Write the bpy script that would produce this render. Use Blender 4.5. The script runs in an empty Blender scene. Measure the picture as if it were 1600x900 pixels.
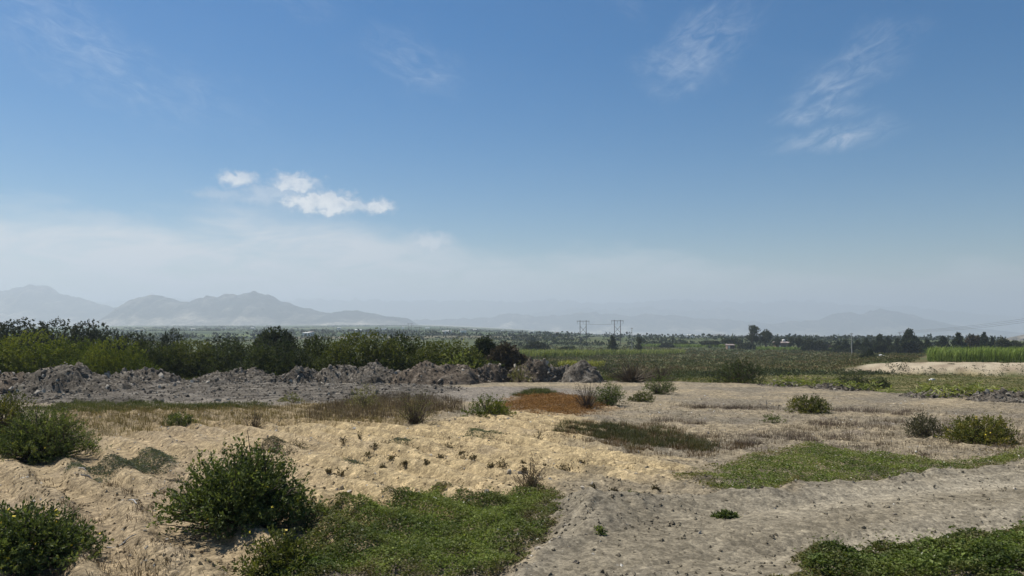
import bpy, math, random
import numpy as np
from math import radians, sin, cos, pi

S = bpy.context.scene
COL = S.collection

# ------------------------------------------------------------------ camera
F = 1155.0                       # focal length in photo pixels (1600 wide)
EYE = 2.5                        # eye height over the terrace
HOR = 497.0                      # photo row of the horizon
PITCH = math.atan((HOR - 450.0) / F)
cd = bpy.data.cameras.new('camera')
cam = bpy.data.objects.new('camera', cd)
COL.objects.link(cam)
cd.sensor_width = 36.0
cd.lens = 36.0 * F / 1600.0
cd.clip_start = 0.1
cd.clip_end = 90000.0
cam.location = (0, 0, EYE)
cam.rotation_euler = (pi / 2 + PITCH, 0, 0)
S.camera = cam

# ------------------------------------------------------------------ sun, exposure
SUN_AZ, SUN_EL = radians(-54), radians(57)     # azimuth clockwise from +Y
sd = bpy.data.lights.new('sun', 'SUN')
sd.energy = 5.0
sd.angle = radians(0.53)
sd.color = (1.0, 0.955, 0.88)
sun = bpy.data.objects.new('sun', sd)
COL.objects.link(sun)
sun.location = (-60, 20, 80)
sun.rotation_euler = (pi / 2 - SUN_EL, 0, -SUN_AZ + pi)
S.view_settings.view_transform = 'Standard'
S.view_settings.look = 'None'
S.view_settings.exposure = 0.34
S.view_settings.gamma = 1.0
S.view_settings.use_curve_mapping = False
S.cycles.use_denoising = True
S.cycles.max_bounces = 6
S.cycles.diffuse_bounces = 3
S.cycles.transmission_bounces = 3
S.cycles.volume_bounces = 1
S.cycles.caustics_reflective = False
S.cycles.caustics_refractive = False


def ray(px, py):
    u = (px - 800.0) / F
    v = (450.0 - py) / F
    d = np.array([u, cos(PITCH) - v * sin(PITCH), sin(PITCH) + v * cos(PITCH)])
    return d / np.linalg.norm(d)


# ------------------------------------------------------------------ world
W = bpy.data.worlds.new('World')
S.world = W
W.cycles.sampling_method = 'MANUAL'
W.cycles.sample_map_resolution = 256
W.use_nodes = True
nt = W.node_tree
for n in list(nt.nodes):
    nt.nodes.remove(n)
N = nt.nodes.new
L = nt.links.new


def val(sock, v):
    if isinstance(v, (int, float)):
        sock.default_value = v
    else:
        L(v, sock)


def M(op, a, b=0.0, c=0.0, clamp=False):
    n = N('ShaderNodeMath')
    n.operation = op
    n.use_clamp = clamp
    val(n.inputs[0], a)
    val(n.inputs[1], b)
    if len(n.inputs) > 2:
        val(n.inputs[2], c)
    return n.outputs[0]


def sstep(x, a, b):
    n = N('ShaderNodeMapRange')
    n.interpolation_type = 'SMOOTHSTEP'
    val(n.inputs[0], x)
    n.inputs[1].default_value = a
    n.inputs[2].default_value = b
    n.inputs[3].default_value = 0.0
    n.inputs[4].default_value = 1.0
    return n.outputs[0]


out = N('ShaderNodeOutputWorld')
bg = N('ShaderNodeBackground')
bg.inputs[1].default_value = 0.1
L(bg.outputs[0], out.inputs[0])
sky = N('ShaderNodeTexSky')
sky.sky_type = 'NISHITA'
sky.sun_disc = False
sky.sun_elevation = SUN_EL
sky.sun_rotation = SUN_AZ
sky.altitude = 150.0
sky.air_density = 1.0
sky.dust_density = 0.35
sky.ozone_density = 2.5
hsv = N('ShaderNodeHueSaturation')
hsv.inputs['Hue'].default_value = 0.5
hsv.inputs['Saturation'].default_value = 1.56
hsv.inputs['Value'].default_value = 0.64
L(sky.outputs[0], hsv.inputs['Color'])
tc = N('ShaderNodeTexCoord')
sep = N('ShaderNodeSeparateXYZ')
L(tc.outputs['Generated'], sep.inputs[0])
AZ = M('MULTIPLY', M('ARCTAN2', sep.outputs[0], sep.outputs[1]), 180 / pi)      # degrees right of the view
EL = M('MULTIPLY', M('ARCSINE', sep.outputs[2]), 180 / pi)


def coords(sx, sy, rot=0.0, ox=0.0, oy=0.0):
    """noise coordinates in degrees, rotated, stretched"""
    a = M('SUBTRACT', AZ, ox)
    e = M('SUBTRACT', EL, oy)
    c, s = cos(radians(rot)), sin(radians(rot))
    xr = M('ADD', M('MULTIPLY', a, c), M('MULTIPLY', e, s))
    yr = M('ADD', M('MULTIPLY', a, -s), M('MULTIPLY', e, c))
    cb = N('ShaderNodeCombineXYZ')
    L(M('MULTIPLY', xr, sx), cb.inputs[0])
    L(M('MULTIPLY', yr, sy), cb.inputs[1])
    return cb.outputs[0], xr, yr


def noise(vec, scale, detail=6, rough=0.55, dist=0.0):
    n = N('ShaderNodeTexNoise')
    L(vec, n.inputs['Vector'])
    n.inputs['Scale'].default_value = scale
    n.inputs['Detail'].default_value = detail
    n.inputs['Roughness'].default_value = rough
    n.inputs['Distortion'].default_value = dist
    return n.outputs[0]


def azel(px, py):
    d = ray(px, py)
    return math.degrees(math.atan2(d[0], d[1])), math.degrees(math.asin(d[2]))


# shared noise fields, in degrees of azimuth and elevation (the whole dome)
vA, _, _ = coords(1.0, 1.0)
WOB = M('SUBTRACT', noise(vA, .33, 3, .6), .5)
v2, _, _ = coords(.42, 1.05, 24)
FIB_UP = sstep(noise(v2, 1.1, 9, .66, 1.0), .30, .86)
v3, _, _ = coords(.40, 1.05, -20)
FIB_DN = sstep(noise(v3, 1.0, 8, .66, 1.0), .30, .86)
v4, _, _ = coords(1.0, 1.25)
PUF = M('SUBTRACT', noise(v4, 1.05, 4, .55, .3), .5)
PUF2 = M('SUBTRACT', noise(v4, 1.7, 3, .55, .0), .5)


def ellipse(px, py, hw, hh, tilt, wx, wy, inner, outer, rise=0.0):
    """soft ellipse mask around a sky direction, warped by shared noise"""
    a, e = azel(px, py)
    k1 = F * pi / 180 / cos(radians(a))
    w_, h_ = hw / k1, hh / k1
    c, s_ = cos(radians(tilt)), sin(radians(tilt))
    da = M('SUBTRACT', AZ, a)
    de = M('SUBTRACT', EL, e + rise * h_)
    xx = M('MULTIPLY_ADD', da, c / w_, M('MULTIPLY_ADD', de, s_ / w_, wx))
    yy = M('MULTIPLY_ADD', da, -s_ / h_, M('MULTIPLY_ADD', de, c / h_, wy))
    q = M('SQRT', M('MULTIPLY_ADD', xx, xx, M('MULTIPLY', yy, yy)))
    return sstep(q, outer, inner)


WX, WY = M('MULTIPLY', WOB, .9), M('MULTIPLY', WOB, 2.0)
cirrus = None
# high cirrus wisps: px, py, half width px, half height px, tilt (deg, + = rising to the right), strength
for (px, py, hw, hh, tilt, st) in [
        (1095, 72, 100, 44, 30, .50), (1060, 100, 70, 20, -6, .40), (1335, 105, 105, 36, 26, .42),
        (1295, 145, 55, 26, 20, .36), (1280, 178, 70, 14, 0, .62), (1300, 217, 90, 20, 5, .75),
        (650, 97, 74, 38, -28, .42), (95, 55, 200, 66, -27, .34), (270, 135, 160, 46, -20, .16),
        (470, 5, 60, 24, -10, .16), (985, 5, 34, 16, -40, .16)]:
    m_ = M('MULTIPLY', ellipse(px, py, hw * 1.15, hh * 1.15, tilt, WX, WY, .05, 1.25), FIB_UP if tilt >= 0 else FIB_DN)
    cirrus = M('MULTIPLY', m_, st) if cirrus is None else M('MULTIPLY_ADD', m_, st, cirrus)
# faint general cirrus film over the whole dome
vg, _, _ = coords(.02, .075, -14, 0, 0)
film = sstep(noise(vg, 1.6, 6, .6, .6), .52, .85)
cirrus = M('MULTIPLY', M('MULTIPLY_ADD', film, .07, cirrus), .88)

# small cumulus puffs: px, py of the base line, half width, height, strength
PX, PY = M('MULTIPLY', PUF2, 1.0), M('MULTIPLY', PUF, 2.3)
puff = None
for (px, py, hw, hh, st) in [
        (372, 290, 36, 26, .62), (462, 297, 46, 30, .62), (425, 308, 60, 20, .40), (500, 329, 78, 32, .85), (592, 331, 30, 23, .70), (545, 330, 60, 20, .55),
        (470, 322, 150, 15, .34), (350, 309, 58, 15, .34), (408, 315, 38, 15, .38), (674, 387, 46, 27, .50), (566, 384, 27, 20, .22),
        (910, 420, 48, 21, .24), (1163, 426, 21, 15, .22), (1425, 441, 28, 12, .17), (1560, 444, 30, 11, .13),
        (440, 363, 26, 13, .15), (972, 383, 26, 9, .11), (800, 414, 60, 16, .16), (160, 348, 80, 22, .20),
        (1290, 441, 36, 12, .10), (1060, 430, 60, 14, .12)]:
    m_ = M('MULTIPLY', ellipse(px, py, hw, hh * .62, 0, PX, PY, .28, 1.22, .6), st)
    puff = m_ if puff is None else M('MAXIMUM', puff, m_)
# stratus bank low over the hills: deepest on the side of the sun
vb, _, _ = coords(.10, .34, -3, 0, 0)
nb = noise(vb, .9, 6, .55, .3)
vb2, _, _ = coords(.22, .8, 3, 0, 0)
nb2 = noise(vb2, .75, 6, .58, .6)
side = sstep(AZ, -18.0, 2.0)                                  # 0 = sunward, 1 = away
side2 = sstep(AZ, 0.0, 26.0)
top = M('SUBTRACT', M('SUBTRACT', 8.2, M('MULTIPLY', side, 2.6)), M('MULTIPLY', side2, 2.2))
hgt = M('DIVIDE', M('ADD', EL, M('MULTIPLY', M('SUBTRACT', nb, .5), 7.0)), top)
veil = M('SUBTRACT', 1.0, sstep(hgt, .62, 1.06))
veil = M('MULTIPLY', veil, M('MINIMUM', M('MAXIMUM', M('ADD', -.45, M('MULTIPLY', nb2, 2.55)), .22), 1.0))
veil = M('MULTIPLY', veil, M('SUBTRACT', M('SUBTRACT', 1.0, M('MULTIPLY', side, .38)), M('MULTIPLY', side2, .30)))


def mixc(fac, a, col):
    n = N('ShaderNodeMix')
    n.data_type = 'RGBA'
    val(n.inputs[0], fac)
    L(a, n.inputs[6])
    n.inputs[7].default_value = (*col, 1)
    return n.outputs[2]


c1 = mixc(M('MINIMUM', cirrus, 1.0), hsv.outputs[0], (4.6, 5.2, 6.2))
c2 = mixc(veil, c1, (5.7, 5.95, 6.25))
c3 = mixc(M('MINIMUM', puff, 1.0), c2, (4.9, 5.3, 5.9))
lit = M('MULTIPLY', sstep(puff, .25, .8), sstep(M('ADD', PUF, M('MULTIPLY', PUF2, .5)), -.30, .16))
c3 = mixc(lit, c3, (6.6, 6.85, 7.1))
L(c3, bg.inputs[0])

# ------------------------------------------------------------------ numpy noise
def _hash(xi, yi, seed):
    h = (xi.astype(np.int64) * 374761393 + yi.astype(np.int64) * 668265263 + seed * 974634541) & 0xFFFFFFFF
    h = ((h ^ (h >> 13)) * 1274126177) & 0xFFFFFFFF
    h = ((h ^ (h >> 16)) * 2246822519) & 0xFFFFFFFF
    return (h ^ (h >> 15)) & 0xFFFFFFFF


def pn(x, y, seed=0):
    x = np.asarray(x, float)
    y = np.asarray(y, float)
    xi, yi = np.floor(x), np.floor(y)
    fx, fy = x - xi, y - yi
    u = fx * fx * fx * (fx * (fx * 6 - 15) + 10)
    v = fy * fy * fy * (fy * (fy * 6 - 15) + 10)

    def g(ix, iy, dx, dy):
        a = _hash(ix, iy, seed) * (2 * pi / 4294967296.0)
        return np.cos(a) * dx + np.sin(a) * dy
    n00 = g(xi, yi, fx, fy)
    n10 = g(xi + 1, yi, fx - 1, fy)
    n01 = g(xi, yi + 1, fx, fy - 1)
    n11 = g(xi + 1, yi + 1, fx - 1, fy - 1)
    return ((n00 * (1 - u) + n10 * u) * (1 - v) + (n01 * (1 - u) + n11 * u) * v) * 1.4


def fbm(x, y, seed=0, octs=4, gain=.5):
    r, a = 0.0, 1.0
    for o in range(octs):
        r = r + a * pn(np.asarray(x) * 2 ** o + 13.7 * o, np.asarray(y) * 2 ** o - 7.3 * o, seed + o)
        a *= gain
    return r


def ss(x, a, b):
    t = np.clip((np.asarray(x, float) - a) / (b - a), 0, 1)
    return t * t * (3 - 2 * t)


# ------------------------------------------------------------------ terrain
# eye drop with distance: terrace, its edge near 38 m, the lower fields, the valley floor
_DY = [-50, 7, 10, 16.8, 29, 38.5, 50, 60, 90]
_DD = [2.5, 2.5, 2.52, 2.8, 3.35, 3.75, 4.15, 4.5, 5.6]
_LY = [-50, 20, 40, 60, 90, 118, 170, 260, 400, 560, 1000, 40000]
_LD = [4.4, 4.4, 5.2, 6.0, 7.6, 8.9, 11.0, 14.2, 18.2, 20.0, 21.0, 22.0]
_ty = np.concatenate([np.linspace(-50, 100, 3001), np.geomspace(100.2, 40000, 3000)])
_k = np.hanning(31)
_k /= _k.sum()


def _smooth(d):
    d = d.copy()
    d[20:3020] = np.convolve(d, _k, 'same')[20:3020]
    d[3001:-40] = np.convolve(d, _k, 'same')[3001:-40]
    return d


_td = _smooth(np.interp(_ty, _DY, _DD))
_tl = _smooth(np.interp(_ty, _LY, _LD))


def base_h(x, y):
    """upper terrace, then (past an edge that comes nearer towards the right) the lower fields and the valley floor"""
    x = np.asarray(x, float)
    y = np.asarray(y, float)
    px = 800 + F * x / np.maximum(y, 2.0)
    edge = np.interp(px, [-400, 300, 1000, 1200, 1400, 1600, 2000], [51, 50, 50, 45, 37, 31, 28])
    f = ss(y, edge - 1, edge + 7)
    return EYE - (np.interp(y, _ty, _td) * (1 - f) + np.interp(y, _ty, _tl) * f)


def valley_h(x, y):
    """valley floor beyond 740 m: falls away gently, more so to the right"""
    r = np.hypot(x, y)
    px = 800 + F * np.asarray(x) / np.maximum(y, 2.0)
    k = .0065 + .0175 * ss(px, 620, 1050)
    return base_h(x, y) - .4 - k * np.clip(r - 800, 0, 9000) + 2.0 * fbm(np.asarray(x) / 900, np.asarray(y) / 900, 201, 2) * ss(r, 900, 2500)


def at(px, py):
    """photo pixel -> point on the ground (first hit along the ray)"""
    d = ray(px, py)
    ys = _ty[_ty > 3]
    z = EYE + d[2] / d[1] * ys
    i = int(np.argmax(z <= base_h(d[0] / d[1] * ys, ys)))
    y = ys[i]
    return np.array([d[0] / d[1] * y, y])


def atd(px, dist):
    return np.array([(px - 800.0) / F * dist, dist])


def zat(py, dist):
    """height of a photo row at a given distance"""
    d = ray(800, py)
    return EYE + d[2] / d[1] * dist


class Poly:
    def __init__(self, pix=None, pts=None):
        self.p = np.array([at(*q) for q in pix]) if pix is not None else np.array(pts, float)
        self.lo, self.hi = self.p.min(0), self.p.max(0)

    def sd(self, x, y):
        """signed distance, positive inside"""
        x = np.asarray(x, float)
        y = np.asarray(y, float)
        best = np.full(x.shape, 1e9)
        ins = np.zeros(x.shape, bool)
        n = len(self.p)
        for i in range(n):
            ax, ay = self.p[i]
            bx, by = self.p[(i + 1) % n]
            ex, ey = bx - ax, by - ay
            t = np.clip(((x - ax) * ex + (y - ay) * ey) / (ex * ex + ey * ey + 1e-12), 0, 1)
            best = np.minimum(best, np.hypot(x - ax - t * ex, y - ay - t * ey))
            c = ((ay > y) != (by > y)) & (x < (bx - ax) * (y - ay) / (by - ay + 1e-12) + ax)
            ins ^= c
        return np.where(ins, best, -best)


TRACK = Poly([(800, 915), (838, 880), (886, 850), (893, 815), (905, 796), (965, 802), (1060, 783), (1180, 783),
              (1262, 767), (1360, 764), (1480, 748), (1610, 729), (1990, 690), (1990, 930), (1500, 960), (800, 960)])
SAND = Poly([(-300, 700), (-300, 930), (300, 935), (440, 900), (640, 850), (780, 790), (900, 742), (1000, 752), (1085, 735), (1010, 712),
             (900, 690), (930, 668), (860, 640), (760, 648), (640, 668), (520, 656), (400, 658), (250, 664), (150, 690)])
DRYBAND = Poly([(60, 655), (110, 640), (400, 636), (640, 625), (720, 640), (640, 668), (480, 668), (300, 672), (130, 690)])
ORANGE = Poly([(770, 634), (800, 619), (880, 617), (935, 622), (960, 640), (900, 652), (830, 648), (790, 645)])
GREYBANK = Poly([(40, 600), (180, 604), (420, 600), (640, 604), (840, 606), (960, 612), (900, 624), (760, 628), (640, 626), (450, 634), (160, 634), (40, 628)])
BANK = Poly(pts=[atd(1335, 127), atd(1380, 133), atd(1500, 133), atd(1640, 130), atd(1900, 128), atd(1900, 106), atd(1600, 107), atd(1480, 112), atd(1400, 116)])
GRASSF = Poly(pts=[atd(940, 62), atd(1180, 58), atd(1700, 56), atd(1900, 60), atd(1900, 108), atd(1480, 112), atd(1300, 118), atd(1060, 100), atd(960, 80)])


def warp(x, y, s, a, seed):
    return x + a * fbm(x / s, y / s, seed, 3), y + a * fbm(x / s, y / s, seed + 50, 3)


def relief(x, y):
    """everything above the smooth base; x, y arrays"""
    near = 1 - ss(y, 30, 60)
    h = .045 * fbm(x / 2.6, y / 2.6, 1, 2) + near * (.014 * fbm(x / .55, y / .55, 5, 3) + .026 * np.abs(fbm(x / .17, y / .17, 9, 3)) * (.4 + .9 * np.clip(fbm(x / 1.1, y / 1.1, 15, 2) + .4, 0, 1.2)))
    xw, yw = warp(x, y, 1.6, .35, 21)
    tr = TRACK.sd(xw, yw)
    t = ss(tr, -.30, .28)
    h = h * (1 - .72 * ss(tr, .3, 1.0))
    sa = ss(SAND.sd(xw, yw), -.5, .8) * (1 - t)
    # old plough furrows crossing the sand
    w = (x * .77 + y * .64 + .20 * fbm(x / 2.4, y / 2.4, 31, 2)) / .78
    fur = np.cos(2 * pi * w)
    amp = .100 + .060 * np.clip(fbm(x / 1.5, y / 1.5, 33, 2), -1, 1)
    left = .72 + .28 * (1 - ss(x, -2.5, 1.5))
    h = h + (sa * .9 + .30 * (1 - t) * near) * amp * left * (.5 * fur + .5 * np.sign(fur) * np.abs(fur) ** .6)
    # clods on the grey soil
    cl = np.clip(fbm(x / .22, y / .22, 41, 2) - .25, 0, 1)
    h = h + near * ((1 - sa) * .06 + .03) * cl * (1 - .8 * t)
    # raised, graded track with a crumbly shoulder and shallow wheel ruts
    ridge = np.exp(-((tr - .18) / .22) ** 2) * np.clip(.5 + fbm(x / .8, y / .8, 45, 3), 0, 1.4)
    h = h + t * .15 + ridge * .09
    s = (-x * .36 + y * .93)
    rut = np.exp(-((s - 6.05 + .18 * pn(x / 3, y / 3, 52)) / .32) ** 2) + np.exp(-((s - 7.75 + .15 * pn(x / 3, y / 3, 53)) / .30) ** 2)
    h = h - t * ss(tr, .4, 1.2) * rut * .10 * ss(x, .5, 3.)
    h = h + t * .018 * fbm(s / .10, x / 1.6, 55, 2) * ss(x, 2, 4)
    # mound of grey soil at the corner of the track
    cx, cy = at(935, 815)
    h = h + .15 * np.exp(-(((x - cx) / .55) ** 2 + ((y - cy) / .8) ** 2)) * (1 + .35 * fbm(x / .3, y / .3, 57, 3))
    # lower fields and pale cut bank
    far = ss(y, 55, 90)
    h = h + far * (.12 * fbm(x / 18, y / 18, 61, 3)) * (1 - ss(y, 300, 500) * .5)
    b = BANK.sd(x + 1.2 * fbm(x / 6, y / 6, 63, 2), y + 1.5 * fbm(x / 5, y / 5, 64, 3))
    h = h + ss(b, -1.5, 4.0) * (1.5 + .25 * fbm(x / 3, y / 3, 65, 3))
    plateau = ss(y, 122, 132) * (1 - ss(y, 230, 330)) * ss(x / np.maximum(y, 1), .40, .50)
    h = np.maximum(h, plateau * 1.35 + h * .3)
    return h


def gh(x, y):
    x = np.asarray(x, float)
    y = np.asarray(y, float)
    return base_h(x, y) + relief(x, y)


def gz(x, y):
    return float(gh(np.array([x]), np.array([y]))[0])


# ------------------------------------------------------------------ mesh and object helpers
def mesh(name, v, f, col=None, smooth=False):
    v = np.ascontiguousarray(v, np.float32)
    f = np.ascontiguousarray(f, np.int32)
    me = bpy.data.meshes.new(name)
    n, k = f.shape
    me.vertices.add(len(v))
    me.vertices.foreach_set('co', v.ravel())
    me.loops.add(n * k)
    me.loops.foreach_set('vertex_index', f.ravel())
    me.polygons.add(n)
    me.polygons.foreach_set('loop_start', np.arange(0, n * k, k, dtype=np.int32))
    me.polygons.foreach_set('use_smooth', np.full(n, smooth))
    me.update(calc_edges=True)
    if col is not None:
        a = me.color_attributes.new('col', 'FLOAT_COLOR', 'POINT')
        c = np.ones((len(v), 4), np.float32)
        c[:, :3] = np.clip(col, 0, 1)
        a.data.foreach_set('color', c.ravel())
    return me


def obj(name, me, mat=None, parent=None, loc=None):
    o = bpy.data.objects.new(name, me)
    COL.objects.link(o)
    if mat is not None and me is not None and not me.materials:
        me.materials.append(mat)
    if parent is not None:
        o.parent = parent
    if loc is not None:
        o.location = loc
    return o


def tag(o, label, cat, group=None, kind=None):
    o['label'] = label
    o['category'] = cat
    if group:
        o['group'] = group
    if kind:
        o['kind'] = kind
    return o


def thing(name, label, cat, loc, group=None, rz=0.0):
    o = bpy.data.objects.new(name, None)
    COL.objects.link(o)
    o.empty_display_size = .2
    o.location = loc
    o.rotation_euler = (0, 0, rz)
    return tag(o, label, cat, group)


class MB:
    """collects triangles / quads (as quads or tris arrays)"""
    def __init__(self):
        self.v, self.f, self.c, self.n = [], [], [], 0

    def add(self, v, f, c=None):
        self.v.append(np.asarray(v, float))
        self.f.append(np.asarray(f, int) + self.n)
        if c is not None:
            self.c.append(np.broadcast_to(np.asarray(c, float), (len(v), 3)))
        self.n += len(v)
        return self

    def mesh(self, name, smooth=False):
        return mesh(name, np.concatenate(self.v), np.concatenate(self.f), np.concatenate(self.c) if self.c else None, smooth)


BOXF = np.array([[0, 3, 2, 1], [4, 5, 6, 7], [0, 1, 5, 4], [1, 2, 6, 5], [2, 3, 7, 6], [3, 0, 4, 7]])


def box(mb, x0, x1, y0, y1, z0, z1, c=None):
    v = np.array([[x0, y0, z0], [x1, y0, z0], [x1, y1, z0], [x0, y1, z0], [x0, y0, z1], [x1, y0, z1], [x1, y1, z1], [x0, y1, z1]])
    mb.add(v, BOXF, c)


def norm(a):
    return a / np.maximum(np.linalg.norm(a, axis=-1, keepdims=True), 1e-9)


def tubes(paths, radii, sides=4, c=None):
    """paths (n,k,3), radii (n,k) -> quads"""
    paths = np.asarray(paths, float)
    radii = np.asarray(radii, float)
    n, k, _ = paths.shape
    t = np.gradient(paths, axis=1)
    t = norm(t)
    ref = np.where(np.abs(t[..., 2:3]) > .9, np.array([1., 0, 0]), np.array([0, 0, 1.]))
    a = norm(np.cross(t, ref))
    b = np.cross(t, a)
    an = np.arange(sides) * 2 * pi / sides
    ring = a[:, :, None, :] * np.cos(an)[None, None, :, None] + b[:, :, None, :] * np.sin(an)[None, None, :, None]
    v = paths[:, :, None, :] + ring * radii[:, :, None, None]
    idx = np.arange(n * k * sides).reshape(n, k, sides)
    q = np.stack([idx[:, :-1, :], np.roll(idx[:, :-1, :], -1, 2), np.roll(idx[:, 1:, :], -1, 2), idx[:, 1:, :]], -1).reshape(-1, 4)
    return v.reshape(-1, 3), q


# ------------------------------------------------------------------ materials
def material(name):
    m = bpy.data.materials.new(name)
    m.use_nodes = True
    t = m.node_tree
    b = t.nodes['Principled BSDF']
    return m, t, b


def node(t, kind, **inp):
    n = t.nodes.new(kind)
    for k, v in inp.items():
        n.inputs[k.replace('_', ' ')].default_value = v
    return n


def mmix(t, fac, a, b, blend='MIX'):
    n = t.nodes.new('ShaderNodeMix')
    n.data_type = 'RGBA'
    n.blend_type = blend
    for s, v in ((n.inputs[0], fac), (n.inputs[6], a), (n.inputs[7], b)):
        if isinstance(v, (int, float)):
            s.default_value = v
        elif isinstance(v, tuple):
            s.default_value = (*v, 1)
        else:
            t.links.new(v, s)
    return n.outputs[2]


def ramp(t, src, a, b, lo=0.0, hi=1.0):
    n = t.nodes.new('ShaderNodeMapRange')
    t.links.new(src, n.inputs[0])
    n.inputs[1].default_value = a
    n.inputs[2].default_value = b
    n.inputs[3].default_value = lo
    n.inputs[4].default_value = hi
    return n.outputs[0]


def gray(t, v):
    n = t.nodes.new('ShaderNodeCombineColor')
    for i in range(3):
        t.links.new(v, n.inputs[i])
    return n.outputs[0]


def soil_material(name, bump=.7, grain=1.0):
    m, t, b = material(name)
    at_ = t.nodes.new('ShaderNodeAttribute')
    at_.attribute_name = 'col'
    geo = t.nodes.new('ShaderNodeNewGeometry')
    pos = geo.outputs['Position']

    def nz(scale, detail, rough=.6):
        n = node(t, 'ShaderNodeTexNoise', Scale=scale, Detail=detail, Roughness=rough)
        t.links.new(pos, n.inputs['Vector'])
        return n.outputs[0]
    n1, n2, n3 = nz(34 * grain, 5, .7), nz(7 * grain, 4, .6), nz(120 * grain, 2, .6)
    c = mmix(t, 1.0, at_.outputs['Color'], gray(t, ramp(t, n1, .28, .72, .48, 1.55)), 'MULTIPLY')
    c = mmix(t, 1.0, c, gray(t, ramp(t, n2, .3, .7, .74, 1.24)), 'MULTIPLY')
    vo = node(t, 'ShaderNodeTexVoronoi', Scale=19.0 * grain)
    t.links.new(pos, vo.inputs['Vector'])
    sc_ = t.nodes.new('ShaderNodeSeparateColor')
    t.links.new(vo.outputs['Color'], sc_.inputs[0])
    c = mmix(t, 1.0, c, gray(t, ramp(t, sc_.outputs[0], 0, 1, .74, 1.24)), 'MULTIPLY')
    t.links.new(c, b.inputs['Base Color'])
    b.inputs['Roughness'].default_value = .95
    b.inputs['Specular IOR Level'].default_value = .12
    hsum = t.nodes.new('ShaderNodeMath')
    hsum.operation = 'MULTIPLY_ADD'
    t.links.new(n1, hsum.inputs[0])
    hsum.inputs[1].default_value = 1.0
    t.links.new(n3, hsum.inputs[2])
    hs2 = t.nodes.new('ShaderNodeMath')
    hs2.operation = 'MULTIPLY_ADD'
    t.links.new(vo.outputs['Distance'], hs2.inputs[0])
    hs2.inputs[1].default_value = -.9
    t.links.new(hsum.outputs[0], hs2.inputs[2])
    bp = node(t, 'ShaderNodeBump', Strength=bump, Distance=.04 / grain)
    t.links.new(hs2.outputs[0], bp.inputs['Height'])
    t.links.new(bp.outputs[0], b.inputs['Normal'])
    return m


def leaf_material(name, transl=.28, rough=.6, spec=.18):
    m, t, b = material(name)
    at_ = t.nodes.new('ShaderNodeAttribute')
    at_.attribute_name = 'col'
    geo = t.nodes.new('ShaderNodeNewGeometry')
    n = node(t, 'ShaderNodeTexNoise', Scale=3.0, Detail=3.0)
    t.links.new(geo.outputs['Position'], n.inputs['Vector'])
    c = mmix(t, 1.0, at_.outputs['Color'], gray(t, ramp(t, n.outputs[0], .3, .7, .8, 1.2)), 'MULTIPLY')
    t.links.new(c, b.inputs['Base Color'])
    b.inputs['Roughness'].default_value = rough
    b.inputs['Specular IOR Level'].default_value = spec
    tr = t.nodes.new('ShaderNodeBsdfTranslucent')
    c2 = mmix(t, 1.0, c, (1.25, 1.3, .6), 'MULTIPLY')
    t.links.new(c2, tr.inputs['Color'])
    mx = t.nodes.new('ShaderNodeMixShader')
    mx.inputs[0].default_value = transl
    t.links.new(b.outputs[0], mx.inputs[1])
    t.links.new(tr.outputs[0], mx.inputs[2])
    t.links.new(mx.outputs[0], t.nodes['Material Output'].inputs['Surface'])
    return m


def plain_material(name, col, rough=.7, var=.25, scale=6.0, metal=0.0, bump=0.0):
    m, t, b = material(name)
    tcx = t.nodes.new('ShaderNodeTexCoord')
    n = node(t, 'ShaderNodeTexNoise', Scale=scale, Detail=5.0, Roughness=.6)
    t.links.new(tcx.outputs['Object'], n.inputs['Vector'])
    c = mmix(t, 1.0, col, gray(t, ramp(t, n.outputs[0], .3, .7, 1 - var, 1 + var)), 'MULTIPLY')
    oi = t.nodes.new('ShaderNodeObjectInfo')
    c = mmix(t, 1.0, c, gray(t, ramp(t, oi.outputs['Random'], 0, 1, .82, 1.15)), 'MULTIPLY')
    t.links.new(c, b.inputs['Base Color'])
    b.inputs['Roughness'].default_value = rough
    b.inputs['Metallic'].default_value = metal
    if bump:
        bp = node(t, 'ShaderNodeBump', Strength=bump, Distance=.05)
        t.links.new(n.outputs[0], bp.inputs['Height'])
        t.links.new(bp.outputs[0], b.inputs['Normal'])
    return m


M_SOIL = soil_material('soil')
M_TRACK = soil_material('track_soil', bump=.42)
M_FARSOIL = soil_material('valley_soil', bump=.2, grain=.02)
M_HILL = soil_material('hill_rock', bump=.9, grain=.0006)
M_RUBBLE = soil_material('rubble_soil', bump=.9, grain=.8)
M_LEAF = leaf_material('leaves')
M_DRY = leaf_material('dry_stalks', transl=.15, rough=.8, spec=.15)
M_FAR = leaf_material('far_leaves', transl=.15, rough=.7, spec=.15)
M_WOOD = plain_material('branch_wood', (.10, .075, .05), .85, .3, 8)
M_STONE = plain_material('pale_stone', (.42, .365, .285), .9, .3, 5, bump=.5)
M_STONE2 = plain_material('grey_clod', (.20, .167, .127), .95, .3, 7, bump=.6)
M_PETAL = plain_material('yellow_petal', (.62, .46, .02), .6, .15, 20)
M_POLE = plain_material('weathered_pole', (.085, .07, .06), .8, .25, 2)
M_CONC = plain_material('concrete_pole', (.36, .34, .31), .85, .15, 2)
M_INSUL = plain_material('insulator', (.12, .11, .12), .4, .1, 5)
M_WHITE = plain_material('white_plaster', (.72, .70, .66), .85, .12, .6)
M_BROWN = plain_material('brown_brick_wall', (.26, .17, .12), .9, .2, .8)
M_ROOF = plain_material('roof_sheet', (.24, .19, .165), .8, .2, .8)
M_DARK = plain_material('dark_opening', (.03, .03, .032), .5, .1, 1)
M_PLASTIC = plain_material('white_litter', (.75, .75, .73), .6, .1, 4)

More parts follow.
